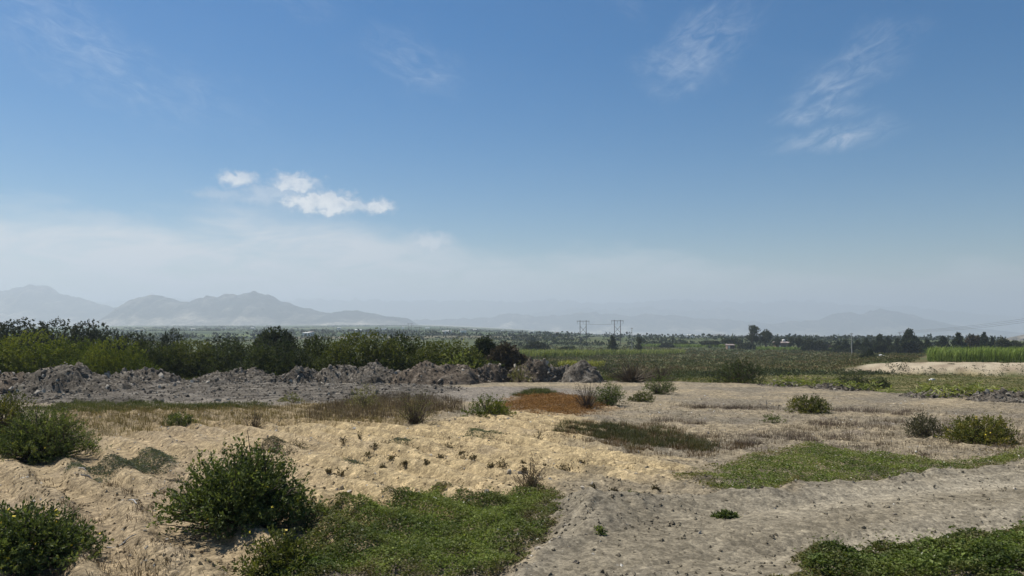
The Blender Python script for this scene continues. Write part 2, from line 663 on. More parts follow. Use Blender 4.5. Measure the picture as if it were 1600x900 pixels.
# ------------------------------------------------------------------ ground
def ground_colour(x, y):
    n1 = fbm(x / .9, y / .9, 101, 4)
    n2 = fbm(x / .25, y / .25, 105, 3)
    n3 = fbm(x / 3.5, y / 3.5, 109, 3)
    xw, yw = warp(x, y, 1.4, .55, 121)
    grey = np.array([.228, .193, .138])
    tan = np.array([.350, .282, .180])
    sand = np.array([.500, .380, .205])
    pale = np.array([.300, .260, .190])
    def mixv(c, d, f):
        return c + (np.asarray(d) - c) * np.clip(f, 0, 1)[..., None]
    c = np.broadcast_to(grey, x.shape + (3,)).copy()
    c = mixv(c, tan, .45 + .9 * n3)
    c = mixv(c, np.array([.165, .135, .108]), ss(n1, .25, .8) * .55)
    sa = ss(SAND.sd(xw, yw) + .5 * n1, -.7, .7)
    lft = 1 - ss(x / np.maximum(y, 1), -.45, -.1)
    sc = mixv(np.broadcast_to(sand, x.shape + (3,)), np.array([.385, .295, .180]), lft * .8 + .5 * n3)
    c = mixv(c, sc, sa * (.92 - .35 * ss(n1, .3, .7)))
    t = ss(TRACK.sd(xw, yw), -.2, .2)
    s = (-x * .36 + y * .93)
    worn = np.exp(-((s - 6.05) / .40) ** 2) + np.exp(-((s - 7.75) / .45) ** 2) + .5 * ss(fbm(s / .12, x / 2.5, 119, 3), .1, .6)
    tcx = mixv(np.broadcast_to(np.array([.190, .161, .112]), x.shape + (3,)), pale, np.clip(worn, 0, 1) * ss(x, 1.5, 5) * .9 + .25 * n1)
    c = mixv(c, tcx, t)
    c = mixv(c, np.array([.185, .160, .118]), t * (1 - ss(TRACK.sd(xw, yw), .1, .8)) * .7)
    c = c * (1 - .10 * (1 - t))[..., None]
    d = ss(DRYBAND.sd(xw, yw), -.8, .8)
    c = mixv(c, np.array([.270, .200, .105]), d * .7)
    g = ss(GREYBANK.sd(xw, yw), -.8, .5)
    c = mixv(c, np.array([.215, .187, .152]), g * .9)
    o = ss(ORANGE.sd(xw, yw), -.3, .3)
    c = mixv(c, np.array([.250, .165, .085]), o * .6)
    c = c * np.clip(1 + (1 - .5 * t) * (.34 * n2 + .16 * n1) + .22 * fbm(x / .09, y / .09, 117, 2), .4, 1.7)[..., None]
    # lower fields
    edge = np.interp(800 + F * x / np.maximum(y, 2.0), [-400, 300, 1000, 1200, 1400, 1600, 2000], [51, 50, 50, 45, 37, 31, 28])
    f = ss(y + 1.5 * n1, edge - 1, edge + 4)
    nf = fbm(x / 14, y / 22, 131, 4)
    fc = mixv(np.broadcast_to(np.array([.082, .090, .032]), x.shape + (3,)), np.array([.120, .090, .044]), .45 + 1.1 * nf)
    fc = mixv(fc, np.array([.058, .082, .022]), ss(fbm(x / 30, y / 12, 135, 3), .05, .5) * .8)
    fc = mixv(fc, np.array([.062, .076, .028]) , ss(y, 280, 430) * (.55 + .6 * ss(fbm(x / 60, y / 25, 139, 2), -.3, .3)))
    gr = ss(GRASSF.sd(x, y) + 3 * nf, -3, 3)
    ng = fbm(x / 9, y / 3.0, 137, 4)
    gc = mixv(np.broadcast_to(np.array([.112, .100, .040]), x.shape + (3,)), np.array([.230, .190, .085]), ss(ng, .0, .6))
    gc = mixv(gc, np.array([.085, .100, .028]), ss(-ng, .05, .5) * .8)
    fc = mixv(fc, gc, gr)
    b = BANK.sd(x + 1.2 * fbm(x / 6, y / 6, 63, 2), y + 1.5 * fbm(x / 5, y / 5, 64, 3))
    bk = mixv(np.broadcast_to(np.array([.42, .35, .245]), x.shape + (3,)), np.array([.25, .195, .13]), .3 + .9 * fbm(x / 3, y / 2, 141, 4))
    fc = mixv(fc, bk, ss(b, -2.0, 0.2))
    c = mixv(c, fc, f)
    return np.clip(c, .012, .6)


def fan(rs, an):
    R, A = np.meshgrid(rs, an, indexing='ij')
    x = R * np.sin(A)
    y = R * np.cos(A)
    return x, y


an = np.concatenate([np.linspace(-1.45, -.74, 16)[:-1], np.linspace(-.74, .74, 640), np.linspace(.74, 1.45, 16)[1:]])
rs = np.concatenate([np.geomspace(1.2, 5.5, 22)[:-1], np.geomspace(5.5, 44, 300)[:-1], np.geomspace(44, 760, 105)])
gx, gy = fan(rs, an)
gzv = gh(gx.ravel(), gy.ravel()).reshape(gx.shape)
gcol = ground_colour(gx, gy)
nr, na = gx.shape
V = np.stack([gx, gy, gzv], -1).reshape(-1, 3)
C = gcol.reshape(-1, 3)
idx = np.arange(nr * na).reshape(nr, na)
Q = np.stack([idx[:-1, :-1], idx[:-1, 1:], idx[1:, 1:], idx[1:, :-1]], -1).reshape(-1, 4)[:, ::-1]
cx_ = V[Q].mean(1)
xw_, yw_ = warp(cx_[:, 0], cx_[:, 1], 1.6, .35, 21)
k_track = TRACK.sd(xw_, yw_) > 0
k_field = (~k_track) & (cx_[:, 1] > 3 + np.interp(800 + F * cx_[:, 0] / cx_[:, 1], [-400, 300, 1000, 1200, 1400, 1600, 2000], [51, 50, 50, 45, 37, 31, 28]))


def sub(name, sel, mat=None):
    q = Q[sel]
    u, inv = np.unique(q, return_inverse=True)
    o = obj(name, mesh(name, V[u], inv.reshape(-1, 4), C[u], True), mat or M_SOIL)
    o['kind'] = 'structure'
    return o


tag(sub('ground', ~(k_track | k_field)), 'sandy and grey weedy soil with old plough furrows', 'ground')
tag(sub('dirt_track', k_track, M_TRACK), 'raised grey dirt track with worn wheel ruts', 'dirt track')
tag(sub('field', k_field), 'low olive and brown fields sloping down past the terrace edge', 'field')

# valley floor to the foot of the hills and beyond
an2 = np.linspace(-1.3, 1.3, 270)
rs2 = np.geomspace(735, 30000, 150)
vx, vy = fan(rs2, an2)
vz = valley_h(vx, vy)
bandn = fbm(vx / 420, vy / 230, 203, 3)
cell = _hash(np.floor((vx * .8 + vy * .25) / 260 + .15 * bandn), np.floor((vy - vx * .2) / 190 + .2 * bandn), 7) / 4294967296.0
pal = np.array([[.060, .090, .030], [.090, .120, .040], [.130, .165, .060], [.048, .070, .028], [.170, .150, .090], [.075, .110, .034]])
vc = pal[(cell * 5.999).astype(int)] * .72
apron = ss(np.hypot(vx, vy), 4300, 6500)[..., None]
vc = vc + (np.array([.31, .265, .20]) * (1 + .35 * fbm(vx / 600, vy / 600, 205, 3)[..., None]) - vc) * apron
i2 = np.arange(vx.size).reshape(vx.shape)
Q2 = np.stack([i2[:-1, :-1], i2[:-1, 1:], i2[1:, 1:], i2[1:, :-1]], -1).reshape(-1, 4)[:, ::-1]
o = obj('valley_floor', mesh('valley_floor', np.stack([vx, vy, vz], -1).reshape(-1, 3), Q2, vc.reshape(-1, 3), True), M_FARSOIL)
tag(o, 'flat green patchwork of far valley fields', 'valley', kind='structure')

# ------------------------------------------------------------------ hills
def hills(label, pix, dist, depth, seed, rough=.26, apron=.3, z0=-75.0, dark=(.085, .076, .062), lite=(.58, .50, .38)):
    """a ridge: crest traced in the photo at its distance, with spurs and gullies falling to the plain"""
    px = np.array([p[0] for p in pix], float)
    py = np.maximum(np.array([p[1] for p in pix], float), HOR - 385 * F / dist)
    nx, nt_ = 230, 46
    pxs = np.linspace(px[0], px[-1], nx)
    crest = (HOR - np.interp(pxs, px, py)) / F * dist + EYE - z0
    k = np.hanning(9)
    k /= k.sum()
    cs = np.convolve(np.pad(crest, 4, 'edge'), k, 'valid')
    t = np.linspace(-1, 1, nt_)
    P, T = np.meshgrid(pxs, t, indexing='ij')
    Hh = np.repeat(cs[:, None], nt_, 1)
    yy = dist + T * depth
    xx = (P - 800) / F * (dist + .35 * T * depth)
    prof = np.where(T < 0, (1 - np.abs(T)) ** 1.25, (1 - np.abs(T)) ** .9)
    wob = fbm(xx / 900, yy / 1500, seed, 4)
    spur = 1 - np.abs(fbm(xx / 420 + .3 * wob, yy / 1300, seed + 9, 4)) * 1.5
    fine = fbm(xx / 140, yy / 260, seed + 17, 4)
    shape = np.clip(prof * (1 + rough * 2.6 * (spur - .6) * (1 - prof) + rough * .25 * fine), 0, 1.25)
    edge = ss(np.minimum(P - px[0], px[-1] - P), 0, 25)
    z = z0 + Hh * shape * edge - 3
    z = z + Hh * (.075 * fine + .06 * fbm(xx / 300, yy / 500, seed + 23, 3)) * prof ** .5 * (1 - .5 * prof)
    f = np.clip((z - z0) / np.maximum(Hh, 1), 0, 1)
    li = ss(.42 - f + .30 * fbm(xx / 500, yy / 500, seed + 31, 3), 0, .30) * apron * 2 + .25 * ss(spur, .75, 1)
    col = np.array(dark) + (np.array(lite) - np.array(dark)) * np.clip(li, 0, 1)[..., None]
    col = col * np.clip(1 + .5 * fine, .3, 2)[..., None]
    ii = np.arange(xx.size).reshape(xx.shape)
    q = np.stack([ii[:-1, :-1], ii[1:, :-1], ii[1:, 1:], ii[:-1, 1:]], -1).reshape(-1, 4)
    o = obj('hills', mesh('hills', np.stack([xx, yy, z], -1).reshape(-1, 3), q, col.reshape(-1, 3), True), M_HILL)
    return tag(o, label, 'hills', kind='structure')


hills('dark double-topped hills with pale sandy aprons', [(165, 500), (200, 470), (215, 463), (240, 459.5), (262, 463), (282, 469), (298, 466), (312, 460), (345, 463),
      (378, 457), (408, 457), (428, 464), (452, 473), (480, 480), (502, 488), (520, 487), (545, 482), (572, 487), (605, 493), (660, 500)], 6600, 900, 3)
hills('broad hazy hill behind the left trees', [(-420, 470), (-300, 455), (-200, 462), (-90, 466), (-30, 457), (0, 451), (28, 446), (52, 443.5), (75, 449), (100, 459), (130, 468), (170, 478), (215, 484), (260, 492), (330, 499)], 8300, 1200, 11)
hills('faint tall mountain range lost in haze', [(60, 485), (160, 470), (260, 464), (380, 463), (470, 468), (560, 464), (650, 471), (730, 465), (800, 472), (880, 466), (950, 474), (1020, 468), (1100, 465),
      (1180, 473), (1260, 469), (1340, 478), (1420, 478), (1500, 487), (1600, 496), (1750, 503)], 15500, 1800, 23, rough=.32, z0=-230)
hills('pale foothills below the hazy range', [(560, 508), (620, 500), (700, 498), (760, 496), (800, 489), (835, 494), (880, 491), (930, 487), (980, 494), (1040, 490), (1090, 497), (1150, 499), (1200, 505), (1280, 510)], 9800, 1300, 37, apron=.5, z0=-210)
hills('middle ridge fading behind the pylons', [(760, 506), (840, 488), (900, 480), (960, 484), (1010, 478), (1070, 486), (1130, 480), (1190, 490), (1260, 500), (1330, 512)], 13000, 900, 39, apron=.3, z0=-220)
hills('blue-grey peaks rising above the conifer row', [(1180, 512), (1230, 502), (1280, 499), (1305, 490), (1325, 487), (1345, 492), (1362, 486), (1384, 482), (1402, 485), (1440, 496), (1475, 504), (1520, 512), (1600, 520)], 9500, 1200, 41, apron=.2, z0=-200)
hills('small bare sandy hill at the right edge', [(1520, 540), (1556, 531), (1580, 526), (1600, 522), (1650, 512), (1720, 508), (1800, 520), (1850, 533)], 1900, 260, 47, apron=.6, dark=(.2, .17, .13))
hills('little sandy knoll on the far plain', [(1060, 528), (1085, 525), (1105, 521), (1125, 520), (1145, 524), (1175, 528)], 3000, 260, 53, apron=.6, dark=(.2, .17, .13), z0=-100)

# ------------------------------------------------------------------ haze
mb = MB()
box(mb, -34000, 34000, -600, 31000, -420, 448)
hz = obj('haze', mb.mesh('haze'))
m = bpy.data.materials.new('haze_air')
m.use_nodes = True
t = m.node_tree
for n in list(t.nodes):
    t.nodes.remove(n)
mo = t.nodes.new('ShaderNodeOutputMaterial')
pv = t.nodes.new('ShaderNodeVolumePrincipled')
pv.inputs['Color'].default_value = (.66, .745, .83, 1)
pv.inputs['Density'].default_value = 1.95e-4
pv.inputs['Anisotropy'].default_value = .25
t.links.new(pv.outputs[0], mo.inputs['Volume'])
pv.inputs['Density Attribute'].default_value = ''
m.cycles.homogeneous_volume = True
hz.data.materials.append(m)
tag(hz, 'pale blue-grey haze lying over the valley', 'haze', kind='stuff')
# ------------------------------------------------------------------ plant helpers
def leaves(rng, p, d, ll, lw, col, flat=None):
    """one folded, pointed leaf (a quad) per row"""
    n = len(p)
    r = rng.normal(size=(n, 3))
    if flat is not None:
        r = r * (1 - flat) + np.array([0, 0, 1.]) * flat * 2
    nrm = norm(np.cross(np.cross(d, r), d))
    w = norm(np.cross(d, nrm))
    ll = np.asarray(ll)[:, None]
    lw = np.asarray(lw)[:, None]
    v = np.stack([p, p + d * ll * .45 + w * lw + nrm * lw * .35, p + d * ll - nrm * ll * .12, p + d * ll * .45 - w * lw + nrm * lw * .35], 1).reshape(-1, 3)
    f = np.arange(n * 4).reshape(n, 4)
    return v, f, np.repeat(col, 4, 0)


def tint(rng, n, pal, per):
    """colour rows: per spray a place along the palette, per leaf a small variation"""
    pal = np.asarray(pal, float)
    u = np.clip(per + rng.normal(size=n) * .16, 0, .999) * (len(pal) - 1)
    i = u.astype(int)
    c = pal[i] + (pal[i + 1] - pal[i]) * (u - i)[:, None]
    return c * (1 + rng.normal(size=(n, 1)) * .16).clip(.5, 1.6)


def sprays(rng, o, d, Ls, nl, ll, lw, pal, spread=.8, up=.15, flat=None, per=None, droop=0.0):
    n = len(o)
    t = np.sort(rng.random((n, nl)), 1) ** .8
    p = o[:, None, :] + d[:, None, :] * (Ls[:, None] * t)[..., None]
    p[..., 2] -= droop * (Ls[:, None] * t) ** 2
    p += rng.normal(size=p.shape) * ll * .30
    dd = norm(d[:, None, :] * .6 + rng.normal(size=p.shape) * spread * .6 + np.array([0, 0, up]))
    if per is None:
        per = rng.random(n)
    per = np.repeat(per, nl)
    m_ = n * nl
    sc = rng.uniform(.6, 1.25, m_)
    return leaves(rng, p.reshape(-1, 3), dd.reshape(-1, 3), ll * sc, lw * sc, tint(rng, m_, pal, per), flat)


def lobe_points(rng, lobes, n, lo=.55, hi=1.0, zmin=-.35):
    lobes = np.asarray(lobes, float)
    a = lobes[:, 3] * lobes[:, 4] + lobes[:, 5] * (lobes[:, 3] + lobes[:, 4])
    k = rng.choice(len(lobes), n, p=a / a.sum())
    u = norm(rng.normal(size=(n * 3, 3)))
    u = u[u[:, 2] > zmin][:n]
    while len(u) < n:
        e = norm(rng.normal(size=(n, 3)))
        u = np.concatenate([u, e[e[:, 2] > zmin]])[:n]
    s = rng.uniform(lo, hi, n)
    o = lobes[k, :3] + u * lobes[k, 3:6] * s[:, None]
    return o, u, k


def dome_lobes(rng, w, h, n, dep=None, low=.30):
    """lobes filling a rounded dome of width w and height h standing on z = 0"""
    dep = dep or w * .85
    L_ = [[0, 0, h * .52, w * .34, dep * .34, h * .46]]
    ni = n // 3
    for i in range(n):
        inner = i < ni
        a = 2 * pi * ((i if inner else i - ni) + rng.uniform(-.3, .3)) / (ni if inner else n - ni) + (.4 if inner else 0)
        q = rng.uniform(.30, .52) if inner else rng.uniform(.66, .95)
        rr = rng.uniform(.15, .24)
        top = h * math.sqrt(max(.06, 1 - (.90 * q) ** 2)) * rng.uniform(.80, 1.0)
        hh = min(h * rng.uniform(.24, .36), top * .52)
        L_.append([cos(a) * (w * .5 - w * rr * .8) * q * 1.12, sin(a) * (dep * .5 - dep * rr * .8) * q * 1.12, top - hh, w * rr, dep * rr, hh])
        if not inner:
            L_.append([cos(a + .2) * w * .5 * .66, sin(a + .2) * dep * .5 * .66, hh * .55, w * rr, dep * rr, hh * .6])
    return np.array(L_)


def stems(rng, tips, r0, r1, wob=.06, base=.05, sides=3):
    n = len(tips)
    b = np.zeros((n, 3))
    b[:, :2] = rng.normal(size=(n, 2)) * base
    b[:, 2] = -.05
    mid = (b + tips) / 2 + rng.normal(size=(n, 3)) * wob * np.linalg.norm(tips, axis=1)[:, None]
    mid[:, 2] += .06 * tips[:, 2]
    q = np.stack([b, .6 * b + .4 * mid + .0, mid, .45 * mid + .55 * tips, tips], 1)
    rad = np.linspace(r0, r1, 5)[None, :] * rng.uniform(.6, 1.2, (n, 1))
    return tubes(q, rad, sides)


OLIVE = [(.038, .050, .014), (.078, .092, .023), (.140, .145, .036)]
DEEP = [(0.022, 0.032, 0.013), (0.052, 0.066, 0.024), (0.098, 0.112, 0.04)]
SHRUB = [(0.05, 0.0675, 0.025), (0.1, 0.125, 0.04), (0.1875, 0.21, 0.0675)]
SHRUBY = [(0.055, 0.066, 0.018), (0.115, 0.122, 0.03), (0.215, 0.19, 0.042)]
BRIGHT = [(.058, .080, .013), (.118, .142, .020), (.205, .212, .034)]
DARKT = [(.024, .030, .017), (.048, .056, .027), (.086, .092, .044)]
BROWNT = [(0.048, 0.0384, 0.0288), (0.0992, 0.0752, 0.0528), (0.16, 0.1216, 0.08)]
CONIF = [(.022, .030, .018), (.044, .057, .029), (.082, .094, .046)]
CLOVER = [(0.0554, 0.0818, 0.0172), (0.1188, 0.1531, 0.029), (0.2178, 0.2508, 0.0607)]
STRAW = [(.150, .105, .050), (.245, .185, .085), (.340, .270, .130)]
DRYB = [(.075, .050, .035), (.130, .092, .062), (.200, .150, .100)]
PALEW = [(.120, .120, .040), (.200, .190, .065), (.300, .270, .110)]
MAT = [(0.0517, 0.0598, 0.0391), (0.0897, 0.1012, 0.0644), (0.138, 0.1495, 0.0989)]
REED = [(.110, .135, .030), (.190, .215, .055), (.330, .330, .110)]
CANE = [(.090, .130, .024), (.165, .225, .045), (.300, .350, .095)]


def shrub(label, px, py, wpx, toppy, pal=SHRUB, leaf=.05, n=300, nl=14, seed=0, flowers=0, name='shrub', lobes=9, dist=None,
          stemmy=.28, spl=.22, group=None, cat='shrub', squash=.85, mat=None, up=.35, zmin=-.8):
    rng = np.random.default_rng(seed + 1000)
    x, y = at(px, py) if dist is None else atd(px, dist)
    y += .30 * wpx / F * y if wpx > 60 and dist is None else 0
    x = (px - 800) / F * y
    z = gz(x, y)
    w = wpx / F * y * .94
    h = max(zat(toppy, y) - z, .05) * .97
    T = thing(name, label, cat, (x, y, z - .02), group)
    lb = dome_lobes(rng, w, h, lobes, w * squash)
    lean = rng.uniform(-.30, .30)
    lb[:, 5] *= 1 + lean * 2 * lb[:, 0] / w + rng.uniform(-.18, .18, len(lb))
    lb[:, 2] *= 1 + lean * 1.6 * lb[:, 0] / w + rng.uniform(-.15, .12, len(lb))
    lb[1:, 3:5] *= rng.uniform(.72, 1.22, (len(lb) - 1, 1))
    o, u, k = lobe_points(rng, lb, n, .45, .95, zmin)
    o[:, 2] = np.maximum(o[:, 2], .03 * h)
    sl = spl * min(w, h * 1.4) * rng.uniform(.5, 1.25, n)
    d = norm(u * .75 + np.array([0, 0, up]) + rng.normal(size=(n, 3)) * .35)
    per = np.clip(.25 * rng.random(n) + .75 * rng.random(len(lb))[k], 0, 1)
    v, f, c = sprays(rng, o, d, sl, nl, leaf, leaf * .24, pal, per=per)
    v[:, 2] = np.maximum(v[:, 2], .0)
    obj('foliage', mesh('foliage', v, f, c), mat or M_LEAF, T)
    ns = max(5, int(n * stemmy))
    tips = (o + d * sl[:, None] * .8)[:ns]
    tips[::6] *= rng.uniform(1.02, 1.22, (len(tips[::6]), 1))
    v, f = stems(rng, tips, max(.004, .010 * w), max(.0018, .0018 * w))
    obj('stems', mesh('stems', v, f), M_WOOD, T)
    if flowers:
        j = rng.choice(n, flowers)
        j = j[np.argsort(-o[j, 2])]
        p = o[j] + d[j] * sl[j][:, None] * rng.uniform(.85, 1.2, (flowers, 1))
        s_ = .022
        mbf = MB()
        for q in p:
            a = rng.uniform(0, pi)
            nv = norm(rng.normal(size=3) + np.array([-.4, -.6, 1.2]))
            e1 = norm(np.cross(nv, [cos(a), sin(a), .1]))
            e2 = np.cross(nv, e1)
            mbf.add(np.array([q + e1 * s_, q + e2 * s_ * .5, q - e1 * s_, q - e2 * s_ * .5]), [[0, 1, 2, 3]])
            mbf.add(np.array([q + e2 * s_ + nv * .003, q - e1 * s_ * .5 + nv * .003, q - e2 * s_ + nv * .003, q + e1 * s_ * .5 + nv * .003]), [[0, 1, 2, 3]])
        obj('flowers', mbf.mesh('flowers'), M_PETAL, T)['kind'] = 'stuff'
    return T


PROTO = {}


def tree(name, label, px, dist, wpx, toppy, pal, seed, leaf=.16, n=420, nl=14, kind='dome', group=None, trunk=.10, nlobes=10, squash=.85, mat=None, spl=1.0, variants=2):
    """crowns are grown once per kind, palette and variant; trees share them, scaled, turned or mirrored"""
    x, y = atd(px, dist)
    z = gz(x, y)
    w = wpx / F * dist
    h = zat(toppy, dist) - z
    key = (kind, str(pal), seed % variants, leaf, n)
    if key not in PROTO:
        PROTO[key] = grow(w, h, pal, seed, leaf, n, nl, kind, trunk, nlobes, squash, mat, spl)
    cm, tm, w0, h0 = PROTO[key]
    rng = np.random.default_rng(seed + 9000)
    T = thing(name, label, 'tree', (x, y, z - .05), group, rng.uniform(-.45, .45))
    for nm, me in (('crown', cm), ('trunk', tm)):
        c_ = obj(nm, me, None, T)
        c_.scale = (w / w0 * rng.choice([-1, 1]) if nm == 'crown' else w / w0, w / w0, h / h0)
    return T


def grow(w, h, pal, seed, leaf, n, nl, kind, trunk, nlobes, squash, mat, spl):
    rng = np.random.default_rng(seed + 5000)
    if kind == 'dome':
        lb = dome_lobes(rng, w, h * .97, nlobes, w * squash, .34)
    elif kind == 'cone':
        lb = []
        m_ = 12
        for i in range(m_):
            q = (i + .4) / m_
            ww = w * .5 * (1 - q) ** .75 * rng.uniform(.7, 1.15)
            a = rng.uniform(0, 2 * pi)
            lb.append([cos(a) * ww * .45, sin(a) * ww * .45, h * (.12 + .82 * q), ww * .72, ww * .72, h * .085])
        lb.append([0, 0, h * .95, w * .06, w * .06, h * .06])
        lb = np.array(lb)
    elif kind == 'tall':                       # eucalyptus: separate rounded masses along leaning limbs
        lb = []
        for i in range(nlobes):
            q = rng.uniform(.30, .92)
            ww = w * .5 * (1 - abs(q - .6) * .9)
            a = rng.uniform(0, 2 * pi)
            lb.append([cos(a) * ww * .6, sin(a) * ww * .6, h * q, w * rng.uniform(.17, .29), w * rng.uniform(.17, .29), h * rng.uniform(.08, .14)])
        lb.append([0, 0, h * .9, w * .2, w * .2, h * .1])
        lb.append([0, 0, h * .5, w * .26, w * .26, h * .2])
        lb = np.array(lb)
    else:                                      # 'parasol': flat acacia-like top
        lb = dome_lobes(rng, w, h, nlobes, w * squash, .34)
        lb[:, 2] = h * rng.uniform(.66, .84, len(lb))
        lb[:, 5] = h * rng.uniform(.12, .2, len(lb))
        lb[0, 2] = h * .8
    o, u, k = lobe_points(rng, lb, int(n * 1.4), .66 if kind == 'dome' else .4, 1.0, -.5)
    kp = np.argsort((u[:, 1] > .3) * 1.0 + rng.random(len(u)) * .9)[:n]
    o, u, k = o[kp], u[kp], k[kp]
    o[:, 2] = np.maximum(o[:, 2], .04 * h)
    sl = rng.uniform(.5, 1.3, n) * (.045 * w + .026 * h) * spl
    d = norm(u * .7 + np.array([0, 0, .2]) + rng.normal(size=(n, 3)) * .55)
    per = np.clip(.3 * rng.random(n) + .7 * rng.random(len(lb))[k], 0, 1)
    v, f, c = sprays(rng, o, d, sl, nl, leaf, leaf * .36, pal, per=per, spread=.9)
    v[:, 2] = np.maximum(v[:, 2], .0)
    cm = mesh('crown', v, f, c)
    cm.materials.append(mat or M_FAR)
    r0 = trunk * h * .30
    v, f = stems(rng, lb[:, :3], r0 * .55, r0 * .10, .05, r0 * .5, 5)
    mbt = MB().add(v, f)
    pth = np.array([[[0, 0, -.3], [0, 0, h * .15], [rng.normal() * .02 * h, 0, h * .4], [0, 0, h * .75]]])
    v, f = tubes(pth, np.array([[r0, r0 * .85, r0 * .6, r0 * .15]]), 6)
    mbt.add(v, f)
    tm = mbt.mesh('trunk', True)
    tm.materials.append(M_WOOD)
    return cm, tm, w, h


def scatter(rng, poly, n, edge=.25, seed=0, noise_s=.5, noise_a=.3):
    """points inside a polygon with a ragged edge"""
    x = rng.uniform(poly.lo[0], poly.hi[0], n)
    y = rng.uniform(poly.lo[1], poly.hi[1], n)
    s = poly.sd(x, y) + noise_a * fbm(x / noise_s, y / noise_s, seed, 3)
    k = (s > 0) & (rng.random(n) < ss(s, 0, edge) * .85 + .15)
    return x[k], y[k], s[k]


def cover(name, label, cat, pix, n, leaf, h, pal, seed, edge=.35, flat=.45, noise_a=.35, noise_s=.6, thin=0.0, mat=None, aspect=.29, pts=None, white=0, brown=None):
    """creeping ground cover: leaves held at all heights of a low cushion"""
    rng = np.random.default_rng(seed + 300)
    P = Poly(pix) if pts is None else Poly(pts=pts)
    x, y, s = scatter(rng, P, int(n * 1.25), edge, seed, noise_s, noise_a)
    hol = fbm(x / .33, y / .33, seed + 27, 3) + .5 * fbm(x / .12, y / .12, seed + 28, 2)
    kk = rng.random(len(x)) < ss(s * 1.1 + hol * .55, -.05, edge * 1.7)
    x, y, s = x[kk], y[kk], s[kk]
    if thin:
        k = fbm(x / .45, y / .45, seed + 3, 3) > rng.uniform(-1, 1, len(x)) * .3 - .25 + thin
        x, y, s = x[k], y[k], s[k]
    top = h * ss(s, -.1, edge * 1.6) * (.55 + .75 * np.clip(.5 + fbm(x / .5, y / .5, seed + 7, 3), 0, 1.2))
    z = gh(x, y) + top * rng.random(len(x)) ** .6 + .004
    m_ = len(x)
    a = rng.uniform(0, 2 * pi, m_)
    d = norm(np.stack([np.cos(a), np.sin(a), rng.uniform(-.15, .85, m_)], -1))
    per = np.clip(.5 + .55 * fbm(x / .7, y / .7, seed + 11, 3) + rng.normal(size=m_) * .15, 0, 1)
    sc = rng.uniform(.45, 1.1, m_) * (1 + .6 * (rng.random(m_) < .12))
    tall = rng.random(m_) < .05
    z = z + tall * rng.random(m_) * h * .9
    v, f, c = leaves(rng, np.stack([x, y, z], -1), d, leaf * sc, leaf * aspect * sc, tint(rng, m_, pal, per), flat)
    if brown is not None:
        fb = np.clip(1 - ss(s, .0, edge * 2.0) + .5 * fbm(x / .4, y / .4, seed + 19, 3), 0, 1) * (rng.random(m_) < .85)
        c = c * (1 - np.repeat(fb, 4)[:, None]) + np.array(brown) * np.repeat(fb * rng.uniform(.6, 1.4, m_), 4)[:, None]
    if white:
        k = np.repeat(rng.random(m_) < white, 4)
        c = c.copy()
        c[k] = (.62, .60, .50)
    o_ = obj(name, mesh(name, v, f, c), mat or M_LEAF)
    return tag(o_, label, cat, kind='stuff')


def blade_mesh(rng, x, y, z, h, w, pal, lean=.35, per=None, wind=(.0, .0)):
    n = len(x)
    a = rng.uniform(0, 2 * pi, n)
    ln = np.abs(rng.normal(size=n)) * lean
    dx = np.cos(a) * ln + wind[0]
    dy = np.sin(a) * ln + wind[1]
    fa = rng.uniform(0, pi, n)
    wx, wy = np.cos(fa) * w, np.sin(fa) * w
    b = np.stack([x, y, z], -1)
    mid = b + np.stack([dx * h * .35, dy * h * .35, h * .6], -1)
    tip = b + np.stack([dx * h * 1.1, dy * h * 1.1, h * (1 - .25 * ln ** 2)], -1)
    wv = np.stack([wx, wy, np.zeros(n)], -1)
    v = np.stack([b - wv, b + wv, mid - wv * .8, mid + wv * .8, tip - wv * .12, tip + wv * .12], 1).reshape(-1, 3)
    i = np.arange(n)[:, None] * 6
    f = np.concatenate([i + np.array([0, 1, 3, 2]), i + np.array([2, 3, 5, 4])])
    if per is None:
        per = rng.random(n)
    return v, f, np.repeat(tint(rng, n, pal, per), 6, 0)


def grass(name, label, cat, poly, n, h, w, pal, seed, lean=.4, edge=.4, noise_a=.5, noise_s=.9, thresh=-1.0, clump=.5, mat=None):
    rng = np.random.default_rng(seed + 700)
    x, y, s = scatter(rng, poly, n, edge, seed, noise_s, noise_a)
    k = fbm(x / clump, y / clump, seed + 2, 3) + rng.normal(size=len(x)) * .12 > thresh
    x, y = x[k], y[k]
    hv = h * rng.uniform(.45, 1.2, len(x)) * (.75 + .5 * np.clip(fbm(x / clump, y / clump, seed + 2, 3), -.5, 1))
    per = np.clip(.5 + .5 * fbm(x / 1.5, y / 1.5, seed + 5, 2) + rng.normal(size=len(x)) * .2, 0, 1)
    v, f, c = blade_mesh(rng, x, y, gh(x, y) - .01, hv, w * rng.uniform(.6, 1.3, len(x)), pal, lean, per)
    o_ = obj(name, mesh(name, v, f, c), mat or M_DRY)
    return tag(o_, label, cat, kind='stuff')


# ------------------------------------------------------------------ stones and rubble
_t = (1 + 5 ** .5) / 2
ICO = norm(np.array([[-1, _t, 0], [1, _t, 0], [-1, -_t, 0], [1, -_t, 0], [0, -1, _t], [0, 1, _t], [0, -1, -_t], [0, 1, -_t], [_t, 0, -1], [_t, 0, 1], [-_t, 0, -1], [-_t, 0, 1]]))
ICOF = np.array([[0, 11, 5], [0, 5, 1], [0, 1, 7], [0, 7, 10], [0, 10, 11], [1, 5, 9], [5, 11, 4], [11, 10, 2], [10, 7, 6], [7, 1, 8],
                 [3, 9, 4], [3, 4, 2], [3, 2, 6], [3, 6, 8], [3, 8, 9], [4, 9, 5], [2, 4, 11], [6, 2, 10], [8, 6, 7], [9, 8, 1]])


